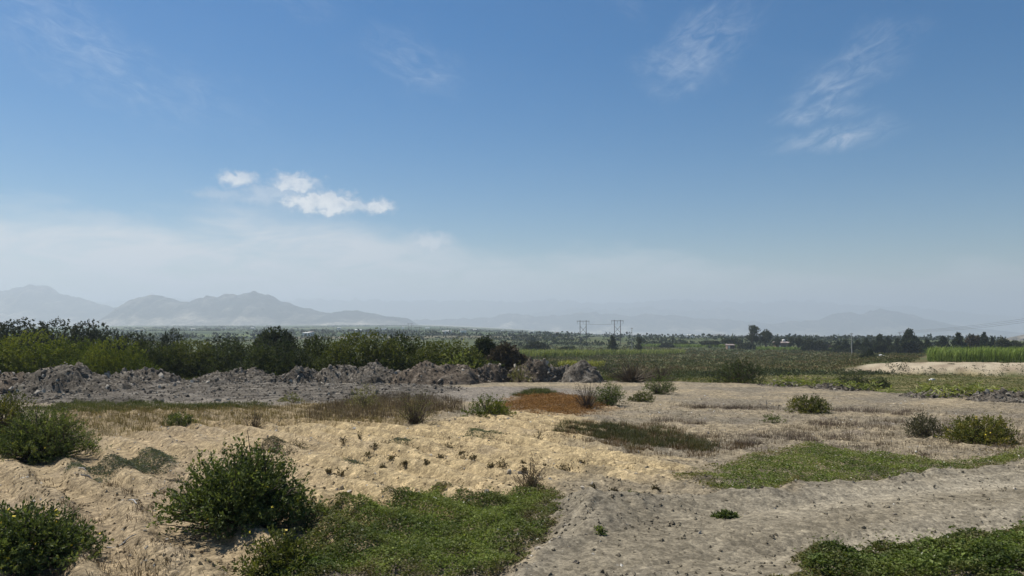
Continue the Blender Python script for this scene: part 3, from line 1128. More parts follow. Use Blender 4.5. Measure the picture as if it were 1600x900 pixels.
def stone_verts(rng):
    return ICO * rng.uniform(.62, 1.25, (12, 1)) * np.array([1.15, .9, .72]) + rng.normal(size=(12, 3)) * .05


_r = np.random.default_rng(77)
STONES = [mesh('stone', stone_verts(_r), ICOF) for _ in range(6)]
CLODS = [mesh('clod', stone_verts(_r), ICOF) for _ in range(6)]
for q in STONES:
    q.materials.append(M_STONE)
for q in CLODS:
    q.materials.append(M_STONE2)


def pebbles(name, label, x, y, size, seed, pal, zoff=0.0, parent=None, z=None):
    rng = np.random.default_rng(seed)
    n = len(x)
    z = gh(x, y) if z is None else z
    oct_ = np.array([[1, 0, 0], [0, 1, 0], [-1, 0, 0], [0, -1, 0], [0, 0, 1], [0, 0, -1]], float)
    base = oct_[None] * rng.uniform(.6, 1.3, (n, 6, 1)) * np.array([1.1, .95, .7]) + rng.normal(size=(n, 6, 3)) * .22
    a = rng.uniform(0, 2 * pi, n)
    ca, sa = np.cos(a)[:, None], np.sin(a)[:, None]
    vx = base[..., 0] * ca - base[..., 1] * sa
    vy = base[..., 0] * sa + base[..., 1] * ca
    v = np.stack([vx, vy, base[..., 2]], -1) * np.asarray(size)[:, None, None] + np.stack([x, y, z + zoff], -1)[:, None, :]
    f = np.array([[0, 1, 4], [1, 2, 4], [2, 3, 4], [3, 0, 4], [1, 0, 5], [2, 1, 5], [3, 2, 5], [0, 3, 5]])[None] + (np.arange(n) * 6)[:, None, None]
    c = np.repeat(tint(rng, n, pal, rng.random(n)), 6, 0)
    o_ = obj(name, mesh(name, v.reshape(-1, 3), f.reshape(-1, 3), c), M_RUBBLE, parent)
    o_['kind'] = 'stuff'
    if parent is None:
        tag(o_, label, 'gravel', kind='stuff')
    return o_


RUB = [(0.088, 0.0744, 0.0576), (0.176, 0.152, 0.12), (0.344, 0.308, 0.252)]
RUBB = [(0.08, 0.0624, 0.0464), (0.164, 0.1304, 0.096), (0.304, 0.256, 0.196)]


def heap(label, px, wpx, toppy, dist, seed, pal=RUB, dep=.8, nst=38, peak=1.0, px_off=0.0, rough=1.0, nrub=950, name='rubble_heap', cat='rubble heap', hgt=None):
    rng = np.random.default_rng(seed + 40)
    x, y = atd(px, dist)
    z = gz(x, y)
    w = wpx / F * dist
    h = zat(toppy, dist) - z if hgt is None else hgt
    T = thing(name, label, cat, (x, y, z), 'heaps of dumped rubble along the terrace edge' if name == 'rubble_heap' else None)
    R = w * .78

    nsub = 1 if peak > 1.2 or hgt is not None else int(rng.integers(2, 5))
    subs = [(rng.uniform(-.42, .42) if nsub > 1 else 0, rng.uniform(-.3, .3) if nsub > 1 else 0, rng.uniform(.62, .9) if nsub > 1 else 1) for _ in range(nsub)]

    def surf(lx, ly):
        e = np.min([np.hypot(lx / R - a_, ly / (R * dep) - b_) / q_ for a_, b_, q_ in subs], axis=0)
        e = e * (1 + .30 * fbm(lx / (R * .6), ly / (R * .6), seed, 3))
        b = np.clip(1 - e, -.15, 1)
        s = np.where(b > 0, np.clip(1 - np.abs(e) ** 1.9, 0, 1) ** (peak * 1.45), b)
        s = s * (1 + rough * .34 * fbm(lx / (R * .55), ly / (R * .55), seed + 3, 3))
        hh = h * s
        hh = hh + rough * np.clip(b * 4, 0, 1) * (.19 * np.abs(fbm(lx / .42, ly / .42, seed + 5, 3)) + .06 * fbm(lx / .17, ly / .17, seed + 6, 2) - .06)
        return hh - .06
    nr_, na_ = 34, 84
    rr = np.linspace(0, 1.12, nr_) ** .85
    aa = np.linspace(0, 2 * pi, na_, endpoint=False)
    RR, AA = np.meshgrid(rr, aa, indexing='ij')
    lx, ly = RR * R * np.cos(AA), RR * R * dep * np.sin(AA)
    lz = surf(lx, ly)
    gl = gh((x + lx).ravel(), (y + ly).ravel()).reshape(lx.shape) - z
    lz = np.maximum(lz, -.4) + gl * np.clip(RR * 1.2, 0, 1) - np.where(RR > 1.0, .25, 0)
    cc = .5 + .6 * fbm(lx / .5, ly / .5, seed + 8, 4)
    c = tint(rng, lx.size, pal, np.clip(cc.ravel() * .8 - .05, 0, 1))
    ii = np.arange(nr_ * na_).reshape(nr_, na_)
    q = np.stack([ii[:-1], ii[1:], np.roll(ii[1:], -1, 1), np.roll(ii[:-1], -1, 1)], -1).reshape(-1, 4)
    obj('mound', mesh('mound', np.stack([lx, ly, lz], -1).reshape(-1, 3), q, c, True), M_RUBBLE, T)

    def pts(n, lim):
        a = rng.uniform(0, 2 * pi, n)
        r_ = np.sqrt(rng.random(n)) * lim
        px_, py_ = r_ * R * np.cos(a), r_ * R * dep * np.sin(a)
        g_ = gh(x + px_, y + py_) - z
        return px_, py_, surf(px_, py_) + g_ * np.clip(r_ * 1.2, 0, 1)
    sx, sy, sz = pts(nst, .92)
    for i in range(nst):
        mm = (STONES if rng.random() < .35 else CLODS)[rng.integers(0, 6)]
        so = bpy.data.objects.new('stone', mm)
        COL.objects.link(so)
        so.parent = T
        k = rng.uniform(.07, .17) * (1.25 if rng.random() < .2 else .9)
        so.location = (sx[i], sy[i], sz[i] + k * .25)
        so.rotation_euler = tuple(rng.uniform(0, 6, 3))
        so.scale = (k * rng.uniform(.8, 1.4), k, k * rng.uniform(.6, 1.0))
    if nrub:
        sx, sy, sz = pts(nrub, 1.05)
        pebbles('rubble', None, sx, sy, rng.uniform(.02, .06, nrub) * (1 + 1.2 * (rng.random(nrub) < .12)), seed + 9, pal, .01, T, sz)
    return T


# ------------------------------------------------------------------ rubble along the terrace edge
heap('low brown rubble heap at the left edge of the photo', 15, 130, 584, 36, 1, RUBB)
heap('big grey rubble heap below the leftmost trees', 118, 160, 573, 35, 2, nst=44, nrub=1300)
heap('small pointed rubble heap right of the big grey heap', 240, 100, 577, 42, 3)
heap('long low rubble heap beside a green gap', 370, 96, 579, 45, 4)
heap('squat pale rubble heap with green weeds on its shoulder', 466, 66, 575, 46, 5)
heap('rounded grey rubble heap before the tallest front bush', 566, 92, 569, 47, 6)
heap('wide brown rubble heap in the middle of the row', 655, 130, 567, 46, 7, RUBB, nst=44, nrub=1200)
heap('brown rubble heap beside a spiky pale plant', 716, 80, 571, 47, 8, RUBB)
heap('rusty brown rubble heap overgrown on its right side', 758, 60, 569, 47.5, 9, RUBB)
heap('lumpy overgrown heap with ochre weeds', 824, 62, 564, 48, 10, RUBB)
heap('dark stony heap left of the smooth grey cone', 876, 44, 573, 48, 12, nst=12)
heap('smooth grey conical gravel heap', 908, 58, 562, 47.5, 11, nst=8, rough=.45, nrub=200, peak=1.35)
heap('long flat bank of grey spoil before the heaps', 330, 520, 594, 37, 13, dep=.62, nst=80, peak=.5, rough=.5, nrub=5000, name='spoil_bank', cat='spoil bank', hgt=.32)
heap('low clod heap with pale weeds at the right edge', 1590, 110, 611, 30.5, 14, nst=14)
heap('low clod heap with pale weeds, second from the right edge', 1488, 120, 608, 33, 15, nst=14)
heap('low earth heap beside pale green weeds, before the dark round bush', 1322, 70, 601, 39.5, 16, nst=10)
heap('low earth heap between two patches of pale green weeds', 1228, 70, 597, 43, 17, nst=10)

# ------------------------------------------------------------------ trees left of the fields
FRONT = [  # px, dist, width px, top row, palette, label
    (-40, 60, 150, 519, BRIGHT, 'yellow-green bushy tree cut by the left edge of the photo'),
    (58, 61, 150, 513, BRIGHT, 'tall yellow-green bushy tree behind the big grey heap'),
    (122, 64, 120, 524, BRIGHT, 'yellow-green bushy tree, second from the left in the front row'),
    (182, 57, 110, 524, BRIGHT, 'bright green bushy tree reaching down behind the pointed heap'),
    (236, 63, 110, 529, OLIVE, 'olive bushy tree right of the bright green one'),
    (300, 65, 120, 527, OLIVE, 'olive bushy tree above the green gap in the heaps'),
    (372, 64, 120, 526, DEEP, 'dull green bushy tree behind the long low heap'),
    (440, 60, 120, 530, DEEP, 'dull green bushy tree behind the squat pale heap'),
    (505, 63, 100, 522, OLIVE, 'olive bushy tree left of the tallest front bush'),
    (572, 60, 150, 513, OLIVE, 'tallest domed bush of the front row, right of the middle'),
    (640, 64, 120, 521, OLIVE, 'green bushy tree right of the tallest front bush'),
    (702, 61, 140, 527, OLIVE, 'domed green bush behind the brown rubble heaps'),
]
for i, (px, di, wp, tp, pl, lab) in enumerate(FRONT):
    tree('mesquite_tree', lab, px, di, wp * 1.18, tp - 2, pl, i, leaf=.13, n=3400, nl=10, spl=.6, variants=2, group='bushy trees behind the rubble heaps', nlobes=17, squash=.75, mat=M_LEAF)
BACK = [
    (-20, 98, 110, 489, DARKT, 'dark tree rising highest at the left edge of the photo'),
    (38, 96, 90, 491, DARKT, 'dark tree second from the left edge on the skyline'),
    (92, 100, 90, 496, DARKT, 'dark spreading tree in the middle of the left skyline clump'),
    (142, 98, 70, 494, DARKT, 'dark tree ending the left skyline clump'),
    (178, 92, 50, 511, DARKT, 'low dark tree just right of the left skyline clump'),
    (218, 95, 64, 512, DARKT, 'low flat dark tree before the far green fields'),
    (272, 97, 50, 511, DARKT, 'small round dark tree before the far green fields'),
    (345, 94, 80, 522, DARKT, 'wide low dark tree behind the olive bushes'),
    (432, 90, 72, 507.5, DEEP, 'domed dark green tree standing out above the bushes'),
    (492, 92, 44, 518, DARKT, 'small dark tree right of the domed dark green tree'),
    (624, 86, 56, 516, DARKT, 'dark tree behind the right shoulder of the tallest front bush'),
    (757, 78, 46, 523, DEEP, 'slim dark green tree right of the domed green bush'),
    (790, 76, 56, 534, BROWNT, 'sparse grey-brown thorny tree ending the row of bushes'),
]
for i, (px, di, wp, tp, pl, lab) in enumerate(BACK):
    tree('dark_tree', lab, px, di, wp * 1.35, tp - 1, pl, 40 + i, leaf=.26, n=1800, nl=9, spl=.5, variants=2, group='dark trees on the skyline', nlobes=12, squash=.8)

# ------------------------------------------------------------------ trees right of the pylons
RIGHT = [
    ('eucalyptus_tree', 1175, 455, 24, 510, 'tall', DARKT, 'tall loose eucalyptus tree, highest of the far right trees'),
    ('eucalyptus_tree', 1196, 450, 21, 516, 'tall', DARKT, 'dense eucalyptus tree beside the tallest one'),
    ('acacia_tree', 1143, 455, 30, 530, 'parasol', DARKT, 'flat-topped dark tree above the tiny white-doored hut'),
    ('acacia_tree', 1108, 470, 30, 533, 'parasol', DARKT, 'low flat dark tree left of the tiny hut'),
    ('dark_tree', 1166, 440, 34, 535, 'dome', DARKT, 'low grey-green tree below the tall eucalyptus'),
    ('dark_tree', 1213, 440, 13, 528, 'tall', DARKT, 'small upright tree before the brown house'),
    ('dark_tree', 1236, 430, 13, 527, 'tall', DARKT, 'narrow dark tree just right of the brown house'),
    ('dark_tree', 1247, 415, 14, 527, 'tall', DARKT, 'taller narrow dark tree second right of the brown house'),
    ('dark_tree', 1263, 405, 24, 530, 'dome', DARKT, 'round dark tree right of the narrow pair'),
    ('dark_tree', 1279, 405, 24, 532, 'dome', DARKT, 'round dark tree second right of the narrow pair'),
    ('dark_tree', 1292, 410, 20, 539, 'dome', BROWNT, 'low brownish tree ending the round trees'),
    ('dark_tree', 957, 330, 17, 526, 'cone', DEEP, 'dark pointed tree at the foot of the right H-frame pylon'),
    ('dark_tree', 997, 325, 14, 528, 'tall', DARKT, 'ragged dark tree beside the thin pole'),
    ('dark_tree', 885, 330, 40, 541, 'dome', DARKT, 'wide low dark bush left of the pointed tree'),
    ('dark_tree', 838, 330, 44, 534, 'dome', DARKT, 'low dark tree behind the pale reeds'),
    ('dark_tree', 1040, 480, 26, 535, 'dome', DARKT, 'small dark tree in the middle of the far field edge'),
    ('dark_tree', 1062, 490, 22, 536, 'parasol', DARKT, 'small flat dark tree right of the far field edge middle'),
]
for i, (nm, px, di, wp, tp, kd, pl, lab) in enumerate(RIGHT):
    tree(nm, lab, px, di, wp, tp, pl, 80 + i, leaf=.6, n=560, nl=8, kind=kd, nlobes=11, group='far trees across the fields')
ORD = ['first', 'second', 'third', 'fourth', 'fifth', 'sixth', 'seventh', 'eighth', 'ninth', 'tenth', 'eleventh', 'twelfth']
ROW = [(1309, 370, 16, 534), (1319, 355, 18, 532), (1338, 345, 20, 533), (1352, 330, 20, 531), (1363, 335, 18, 533), (1374, 322, 22, 525),
       (1386, 330, 20, 529), (1401, 325, 18, 530), (1420, 318, 30, 517.5), (1436, 325, 20, 534), (1447, 318, 18, 531.5)]
for i, (px, di, wp, tp) in enumerate(ROW):
    tree('conifer_tree', 'dark conifer, %s from the left in the row beside the pale pole' % ORD[i], px, di, wp * 1.5, tp, CONIF, 120 + i, leaf=.50, n=1300, nl=8, variants=3, kind='cone', group='conifers in the row beside the pale pole')
ROW2 = [(1472, 300, 26, 527, CONIF, 'cone'), (1496, 290, 26, 521.5, CONIF, 'cone'), (1519, 300, 30, 521.5, BROWNT, 'dome'), (1536, 292, 22, 522, CONIF, 'cone'),
        (1549, 300, 18, 528, CONIF, 'cone'), (1565, 295, 26, 526, DARKT, 'dome'), (1585, 300, 24, 532, DARKT, 'dome'), (1602, 300, 22, 530, CONIF, 'cone'), (1625, 300, 30, 529, DARKT, 'dome')]
for i, (px, di, wp, tp, pl, kd) in enumerate(ROW2):
    tree('conifer_tree' if kd == 'cone' else 'dark_tree', '%s %s, %s from the left behind the sugar cane' % ('reddish brown' if pl is BROWNT else 'dark', 'conifer' if kd == 'cone' else 'round tree', ORD[i]),
         px, di, wp * 1.15, tp, pl, 150 + i, leaf=.50, n=1300, nl=8, variants=3, kind=kd, group='trees behind the sugar cane')
tree('conifer_tree', 'low dark conifer standing forward of the row at the pale bank', 1357, 200, 26, 546, CONIF, 190, leaf=.50, n=1300, nl=8, kind='cone', variants=3)

# ------------------------------------------------------------------ shrubs
shrub('large dark green shrub with yellow flowers in the centre-left foreground', 378, 842, 208, 708, SHRUB, .052, 1150, 16, 1, 46, lobes=13, spl=.26)
shrub('dark rounded shrub on the left, in front of the yellow-green one', 76, 724, 172, 645, SHRUB, .042, 1300, 16, 2, 26, lobes=12, spl=.2)
shrub('yellow-green shrub at the left edge behind the dark rounded one', 10, 690, 120, 613, SHRUBY, .05, 560, 15, 3, 20, lobes=9)
shrub('shrub with many yellow flowers in the bottom left corner', 38, 905, 240, 797, SHRUB, .046, 1200, 15, 4, 110, lobes=12, spl=.25)
shrub('thin grey-green shrub tangled in the clover below the large shrub', 440, 905, 110, 838, OLIVE, .045, 220, 12, 5, 4, lobes=7, spl=.35)
shrub('compact bright green shrub left of the orange dodder', 766, 655, 82, 619, BRIGHT, .05, 420, 14, 6, 0)
shrub('dark green shrub beside a brown dry bush, right of the orange dodder', 948, 634, 56, 599, SHRUB, .05, 360, 14, 7, 0)
shrub('dry brown twiggy bush leaning on the dark green shrub', 917, 640, 46, 597, DRYB, .03, 170, 9, 8, 0, mat=M_DRY, name='dry_bush', cat='dry bush', stemmy=1.0, spl=.4)
shrub('dark green shrub on the grey rise, larger of two', 1029, 616, 54, 585, SHRUB, .05, 340, 14, 9, 0)
shrub('small olive shrub at the foot of the larger one on the grey rise', 1003, 628, 44, 612, OLIVE, .045, 240, 12, 10, 0)
shrub('round green shrub among dry brown tufts right of centre', 1261, 647, 76, 617, SHRUBY, .05, 420, 14, 11, 14)
shrub('wide green shrub with yellow flowers near the right edge', 1528, 697, 116, 650, SHRUBY, .05, 620, 14, 12, 40, lobes=11)
shrub('greyish half-dry shrub left of the wide flowering one', 1440, 684, 58, 646, [(.05, .05, .03), (.09, .085, .05), (.15, .13, .08)], .04, 300, 12, 13, 0)
shrub('small green plant alone on the dirt track', 1130, 827, 34, 800, SHRUB, .05, 60, 9, 14, 0, name='plant', cat='plant', spl=.45, lobes=5)
shrub('small green plant on grey soil above the wide clover strip', 1203, 661, 32, 646, SHRUB, .045, 70, 9, 15, 0, name='plant', cat='plant', spl=.4, lobes=5)
shrub('little green shrub in the dry grass below the spoil bank', 283, 667, 54, 645, SHRUB, .05, 180, 12, 16, 0)
shrub('yellow-green weed bush at the end of the spoil bank', 572, 640, 46, 604, PALEW, .04, 180, 11, 17, 0, spl=.4, name='weed_bush', cat='weed')
shrub('pale yellow spindly weed in the middle of the dry grass', 650, 664, 56, 611, PALEW, .03, 190, 9, 18, 0, mat=M_DRY, spl=.42, name='weed_bush', cat='weed', stemmy=1.0)
shrub('dry yellow stalky weed left of the purple grass', 400, 668, 44, 632, STRAW, .03, 90, 8, 19, 0, mat=M_DRY, spl=.45, name='weed_bush', cat='weed', stemmy=1.0)
shrub('small green weed at the foot of the grey spoil bank', 455, 630, 40, 613, PALEW, .045, 120, 11, 20, 0, name='weed_bush', cat='weed')
shrub('dry grey seed-head bush at the corner of the big clover patch', 828, 765, 42, 728, DRYB, .025, 130, 8, 21, 0, mat=M_DRY, name='dry_bush', cat='dry bush', stemmy=1.0, spl=.5)
shrub('small leafy sprig on the grey mound beside the track', 935, 864, 18, 850, SHRUB, .04, 24, 8, 22, 0, name='plant', cat='plant', lobes=4, spl=.5)
shrub('low green sprig at the tip of the track, by the furrow ends', 985, 795, 40, 781, SHRUB, .04, 70, 9, 23, 0, name='plant', cat='plant', lobes=5, spl=.4)
shrub('large dark scrubby bush in the lower field right of centre', 1150, 599, 84, 561, DEEP, .10, 520, 12, 24, 0, lobes=11)
shrub('round dark bush above pale weeds on the right', 1336, 607, 62, 581, DEEP, .09, 460, 12, 25, 0, lobes=9)
shrub('smaller dark bush touching the round dark one', 1372, 607, 34, 588, DEEP, .09, 240, 12, 26, 0, lobes=6)
shrub('grey leafless thorn bush in front of the lower field', 985, 598, 74, 566, BROWNT, .06, 260, 9, 27, 0, mat=M_DRY, stemmy=1.0, name='dry_bush', cat='dry bush', spl=.35)
shrub('brown scrub with thin bare branches below the thin pole', 1030, 596, 50, 571, BROWNT, .06, 150, 9, 28, 0, mat=M_DRY, stemmy=1.0, name='dry_bush', cat='dry bush', spl=.4)
shrub('dark scrub behind the grey conical heap', 948, 582, 50, 565, DEEP, .1, 260, 11, 29, 0)
shrub('small dark bush on the pale sand bank', 1484, 579, 12, 570, DEEP, .12, 90, 9, 30, 0, dist=120, lobes=5)
shrub('ochre and green bush on the lumpy overgrown heap', 812, 590, 34, 566, PALEW, .06, 160, 10, 31, 0, dist=46.5)
shrub('dark olive bush between the overgrown heap and the cone', 856, 588, 44, 559, OLIVE, .07, 260, 11, 32, 0, dist=48.5)
shrub('spiky pale grass plant behind the brown heaps', 718, 570, 44, 555, REED, .22, 60, 6, 33, 0, dist=49.5, name='plant', cat='plant', lobes=4, spl=.7)

def nth(i):
    return '%d%s' % (i, 'th' if 10 < i % 100 < 14 else {1: 'st', 2: 'nd', 3: 'rd'}.get(i % 10, 'th'))


# small upright weeds on the sand
WEEDS = [(540, 696), (563, 692), (604, 699), (726, 720), (742, 730), (612, 728), (636, 733), (666, 737), (691, 722), (786, 730), (816, 727),
         (819, 738), (516, 752), (648, 709), (702, 706), (722, 714), (851, 736), (533, 742), (588, 706), (768, 741), (880, 741), (925, 768),
         (958, 780), (600, 742), (575, 722), (470, 700), (430, 708), (905, 725), (1022, 772), (840, 690)]
for i, (px, py) in enumerate(sorted(WEEDS)):
    shrub('small dark upright weed on the pale sand, %s of thirty from the left' % nth(i + 1), px, py, 7 + (i * 7) % 11, py - 4 - (i * 5) % 13, [(.055, .042, .026), (.095, .075, .042), (.15, .115, .065)], .035, 16, 8, 200 + i, 0,
          name='weed', cat='weed', group='small dark weeds on the sand', lobes=4, spl=.7, up=1.0, stemmy=1.0)
TUFTS = [(1075, 637), (1092, 638), (1110, 638), (1131, 639), (1148, 639), (1167, 640), (1190, 641), (1318, 643), (1338, 643), (1370, 646), (1408, 649), (1424, 645),
         (1200, 686), (1240, 683), (1170, 696), (1256, 690), (1310, 688), (1130, 684), (1085, 664), (1042, 660), (1352, 668), (1290, 668)]
rngT = np.random.default_rng(5)
TUFTS.sort(key=lambda q: (q[1] > 655, q[0]))
for i, (px, py) in enumerate(TUFTS):
    lab = 'low purple-brown dry tuft, %s from the left in the %s row of tufts' % (nth(i + 1 if i < 12 else i - 11), 'upper' if i < 12 else 'lower')
    x, y = at(px, py)
    T = thing('dry_tuft', lab, 'dry tuft', (x, y, gz(x, y) - .01), 'dry brown tufts on the grey soil')
    nb_ = 300
    a, r_ = rngT.uniform(0, 2 * pi, nb_), np.sqrt(rngT.random(nb_)) * rngT.uniform(.2, .5)
    v, f, c = blade_mesh(rngT, r_ * np.cos(a) * 1.5, r_ * np.sin(a), np.zeros(nb_), rngT.uniform(.05, .22, nb_), np.full(nb_, .003), [(.07, .048, .04), (.125, .09, .075), (.18, .14, .11)], .8)
    obj('stalks', mesh('stalks', v, f, c), M_DRY, T)

# ------------------------------------------------------------------ ground cover (nobody could count the leaves)
cover('clover', 'dense green clover patch in the bottom centre', 'ground cover',
      [(560, 790), (640, 772), (705, 765), (735, 780), (800, 772), (830, 757), (870, 765), (886, 790), (888, 830), (882, 852), (836, 880), (800, 915), (420, 930), (340, 905), (400, 880), (470, 868), (500, 830), (470, 800), (510, 790)],
      140000, .030, .10, CLOVER, 1, edge=.30, white=.004, brown=(.13, .105, .045))
cover('clover', 'sparser olive ground cover below the large foreground shrub', 'ground cover',
      [(440, 800), (560, 785), (600, 840), (560, 900), (400, 930), (300, 920), (330, 890), (420, 880)], 34000, .036, .14, OLIVE, 2, edge=.5, thin=.05)
cover('clover', 'long green flowering clover strip beside the dirt track', 'ground cover',
      [(1050, 748), (1130, 724), (1210, 706), (1262, 696), (1330, 706), (1400, 715), (1470, 727), (1520, 722), (1570, 708), (1640, 696), (1640, 728), (1560, 743), (1480, 755), (1360, 768), (1262, 770), (1180, 790), (1110, 778)],
      140000, .032, .10, CLOVER, 3, edge=.30, white=.007, brown=(.15, .115, .045))
cover('clover', 'bright green leafy patch in the bottom right corner', 'ground cover',
      [(1215, 890), (1245, 868), (1290, 860), (1330, 872), (1390, 885), (1440, 872), (1490, 853), (1560, 848), (1680, 850), (1720, 960), (1215, 960)], 72000, .037, .12, [(.044, .066, .013), (.092, .126, .024), (.165, .200, .050)], 4, edge=.3, brown=(.12, .10, .04), white=.002)
cover('bindweed', 'reddish edge weeds under the wide flowering shrub', 'ground cover', [(1490, 712), (1560, 700), (1640, 680), (1640, 712), (1560, 722)], 9000, .04, .22, [(.09, .06, .03), (.14, .10, .04), (.2, .15, .06)], 5, thin=.05)
cover('creeping_mat', 'grey-green creeping mat on the left sand', 'ground cover', [(112, 738), (170, 720), (240, 710), (300, 712), (290, 732), (240, 745), (170, 757), (130, 750)], 24000, .03, .05, MAT, 6, edge=.3)
cover('creeping_mat', 'brownish creeping mat below the grey-green one', 'ground cover', [(238, 760), (262, 742), (300, 742), (290, 765), (260, 770)], 6000, .03, .05, [(.05, .042, .03), (.09, .075, .055), (.13, .11, .08)], 7)
cover('creeping_mat', 'dark brown-green mat above the large foreground shrub', 'ground cover', [(385, 703), (420, 692), (470, 693), (487, 703), (450, 712), (400, 712)], 11000, .03, .06, [(.045, .04, .028), (.08, .07, .045), (.12, .11, .07)], 8)
cover('creeping_mat', 'blue-green mat in the middle of the sand', 'ground cover', [(604, 694), (630, 688), (660, 688), (674, 698), (640, 704), (612, 702)], 7000, .03, .06, MAT, 9)
cover('creeping_mat', 'blue-green mat nearest the compact green shrub', 'ground cover', [(708, 682), (740, 678), (785, 682), (798, 690), (750, 693), (720, 690)], 9000, .03, .06, [(.05, .065, .035), (.085, .11, .058), (.13, .155, .09)], 10)
cover('creeping_mat', 'small two-part mat with dead stalks on the sand', 'ground cover', [(526, 728), (550, 720), (590, 726), (600, 740), (570, 742), (535, 734)], 6000, .03, .08, MAT, 11, thin=.1)
cover('dodder', 'orange-brown dodder patch right of the compact green shrub', 'ground cover', [(768, 636), (800, 620), (880, 617), (935, 623), (962, 641), (905, 652), (830, 649), (790, 646)], 60000, .045, .14, [(.125, .062, .024), (.24, .120, .040), (.35, .20, .075)], 12, edge=.7, noise_a=.6, mat=M_DRY)
GP = lambda pix: Poly(pix)
grass('grass', 'dark green grass patch with rusty edge in mid picture', 'grass', GP([(862, 680), (885, 668), (940, 664), (1010, 668), (1060, 682), (1118, 696), (1100, 706), (1020, 706), (940, 694)]), 52000, .17, .004, [(.045, .05, .022), (.075, .08, .034), (.125, .10, .05)], 20, .6, mat=M_LEAF, edge=1.3, noise_a=1.0, thresh=-.25, clump=.35)
grass('dry_grass', 'red-brown dry weeds around the mid grass patch', 'grass', GP([(840, 676), (900, 662), (1030, 664), (1130, 690), (1180, 700), (1120, 715), (1000, 712), (920, 700)]), 26000, .13, .004, [(.10, .06, .035), (.155, .10, .055), (.22, .15, .09)], 21, .5, thresh=-.05)
grass('dry_grass', 'straw-coloured dry grass below the spoil bank', 'grass', DRYBAND, 46000, .20, .005, STRAW, 22, .55, thresh=-.15)
grass('dry_grass', 'purple-brown dry grass around the pale spindly weed', 'grass', GP([(470, 650), (520, 628), (620, 618), (720, 625), (730, 645), (650, 652), (560, 660), (490, 664)]), 30000, .30, .004, [(.085, .058, .045), (.14, .10, .075), (.21, .165, .11)], 23, .35, thresh=-.1)
grass('grass', 'thin green grass strip at the foot of the spoil bank', 'grass', GP([(40, 640), (120, 628), (300, 632), (420, 630), (430, 640), (300, 642), (120, 648)]), 30000, .18, .005, [(.05, .06, .02), (.08, .09, .03), (.13, .13, .05)], 24, .4, mat=M_LEAF)
grass('dry_grass', 'dull green grass behind the orange dodder', 'grass', GP([(795, 620), (820, 610), (860, 609), (875, 617), (830, 621)]), 8000, .2, .005, OLIVE, 25, .4)
grass('dry_grass', 'scattered brown dead weeds over the grey soil', 'grass', GP([(560, 668), (860, 640), (960, 628), (1600, 640), (1640, 690), (1500, 735), (1250, 705), (1090, 740), (900, 760), (700, 740)]), 44000, .085, .004, DRYB, 26, .7, thresh=.28, clump=.6)
grass('dry_grass', 'sparse dead stalks on the furrowed middle sand', 'grass', GP([(430, 690), (640, 672), (860, 650), (900, 700), (1060, 735), (900, 745), (700, 765), (500, 780)]), 22000, .07, .003, DRYB, 33, .9, thresh=.36, clump=.35)
grass('grass', 'green weeds growing between the heaps', 'grass', Poly(pts=[atd(280, 44), atd(500, 47), atd(700, 49), atd(960, 47), atd(960, 50.5), atd(700, 51.5), atd(280, 49)]), 9000, .38, .012, OLIVE, 34, .6, thresh=-.05, clump=1.2, mat=M_LEAF)
grass('dry_grass', 'sparse dead stubble on the left sand', 'grass', GP([(0, 740), (150, 740), (330, 770), (300, 850), (250, 930), (-60, 930)]), 26000, .10, .003, DRYB, 27, .8, thresh=.36, clump=.4)
grass('dry_grass', 'dry stalks at the bottom beside the flowering corner shrub', 'grass', GP([(150, 880), (220, 850), (280, 880), (320, 930), (120, 940)]), 1100, .16, .003, DRYB, 28, .9)
grass('dry_grass', 'brown dry weeds above the clover strip', 'grass', GP([(1100, 690), (1300, 655), (1600, 660), (1640, 700), (1480, 722), (1250, 700), (1120, 725)]), 42000, .12, .0035, DRYB, 29, .6, thresh=.22, clump=.7)
cover('weeds', 'pale green broad-leaved weeds on the right heaps', 'weeds', None, 3600, .30, .42, REED, 30, pts=[atd(1420, 33), atd(1640, 28.8), atd(1640, 31.5), atd(1530, 33.4), atd(1420, 36)], edge=.5, flat=.1, aspect=.13, noise_a=.7)
cover('weeds', 'pale green weeds before the round dark bush', 'weeds', None, 3000, .28, .40, REED, 31, pts=[atd(1195, 42), atd(1300, 39), atd(1390, 35.5), atd(1390, 38), atd(1300, 41.5), atd(1195, 45)], edge=.5, flat=.1, aspect=.13, noise_a=.7)
cover('weeds', 'light green weeds right of the conical heap', 'weeds', None, 2600, .2, .30, OLIVE, 32, pts=[atd(925, 47), atd(1060, 46.5), atd(1190, 43), atd(1190, 46), atd(1060, 50), atd(925, 50.5)], edge=.5, flat=.1, aspect=.15, noise_a=.6)


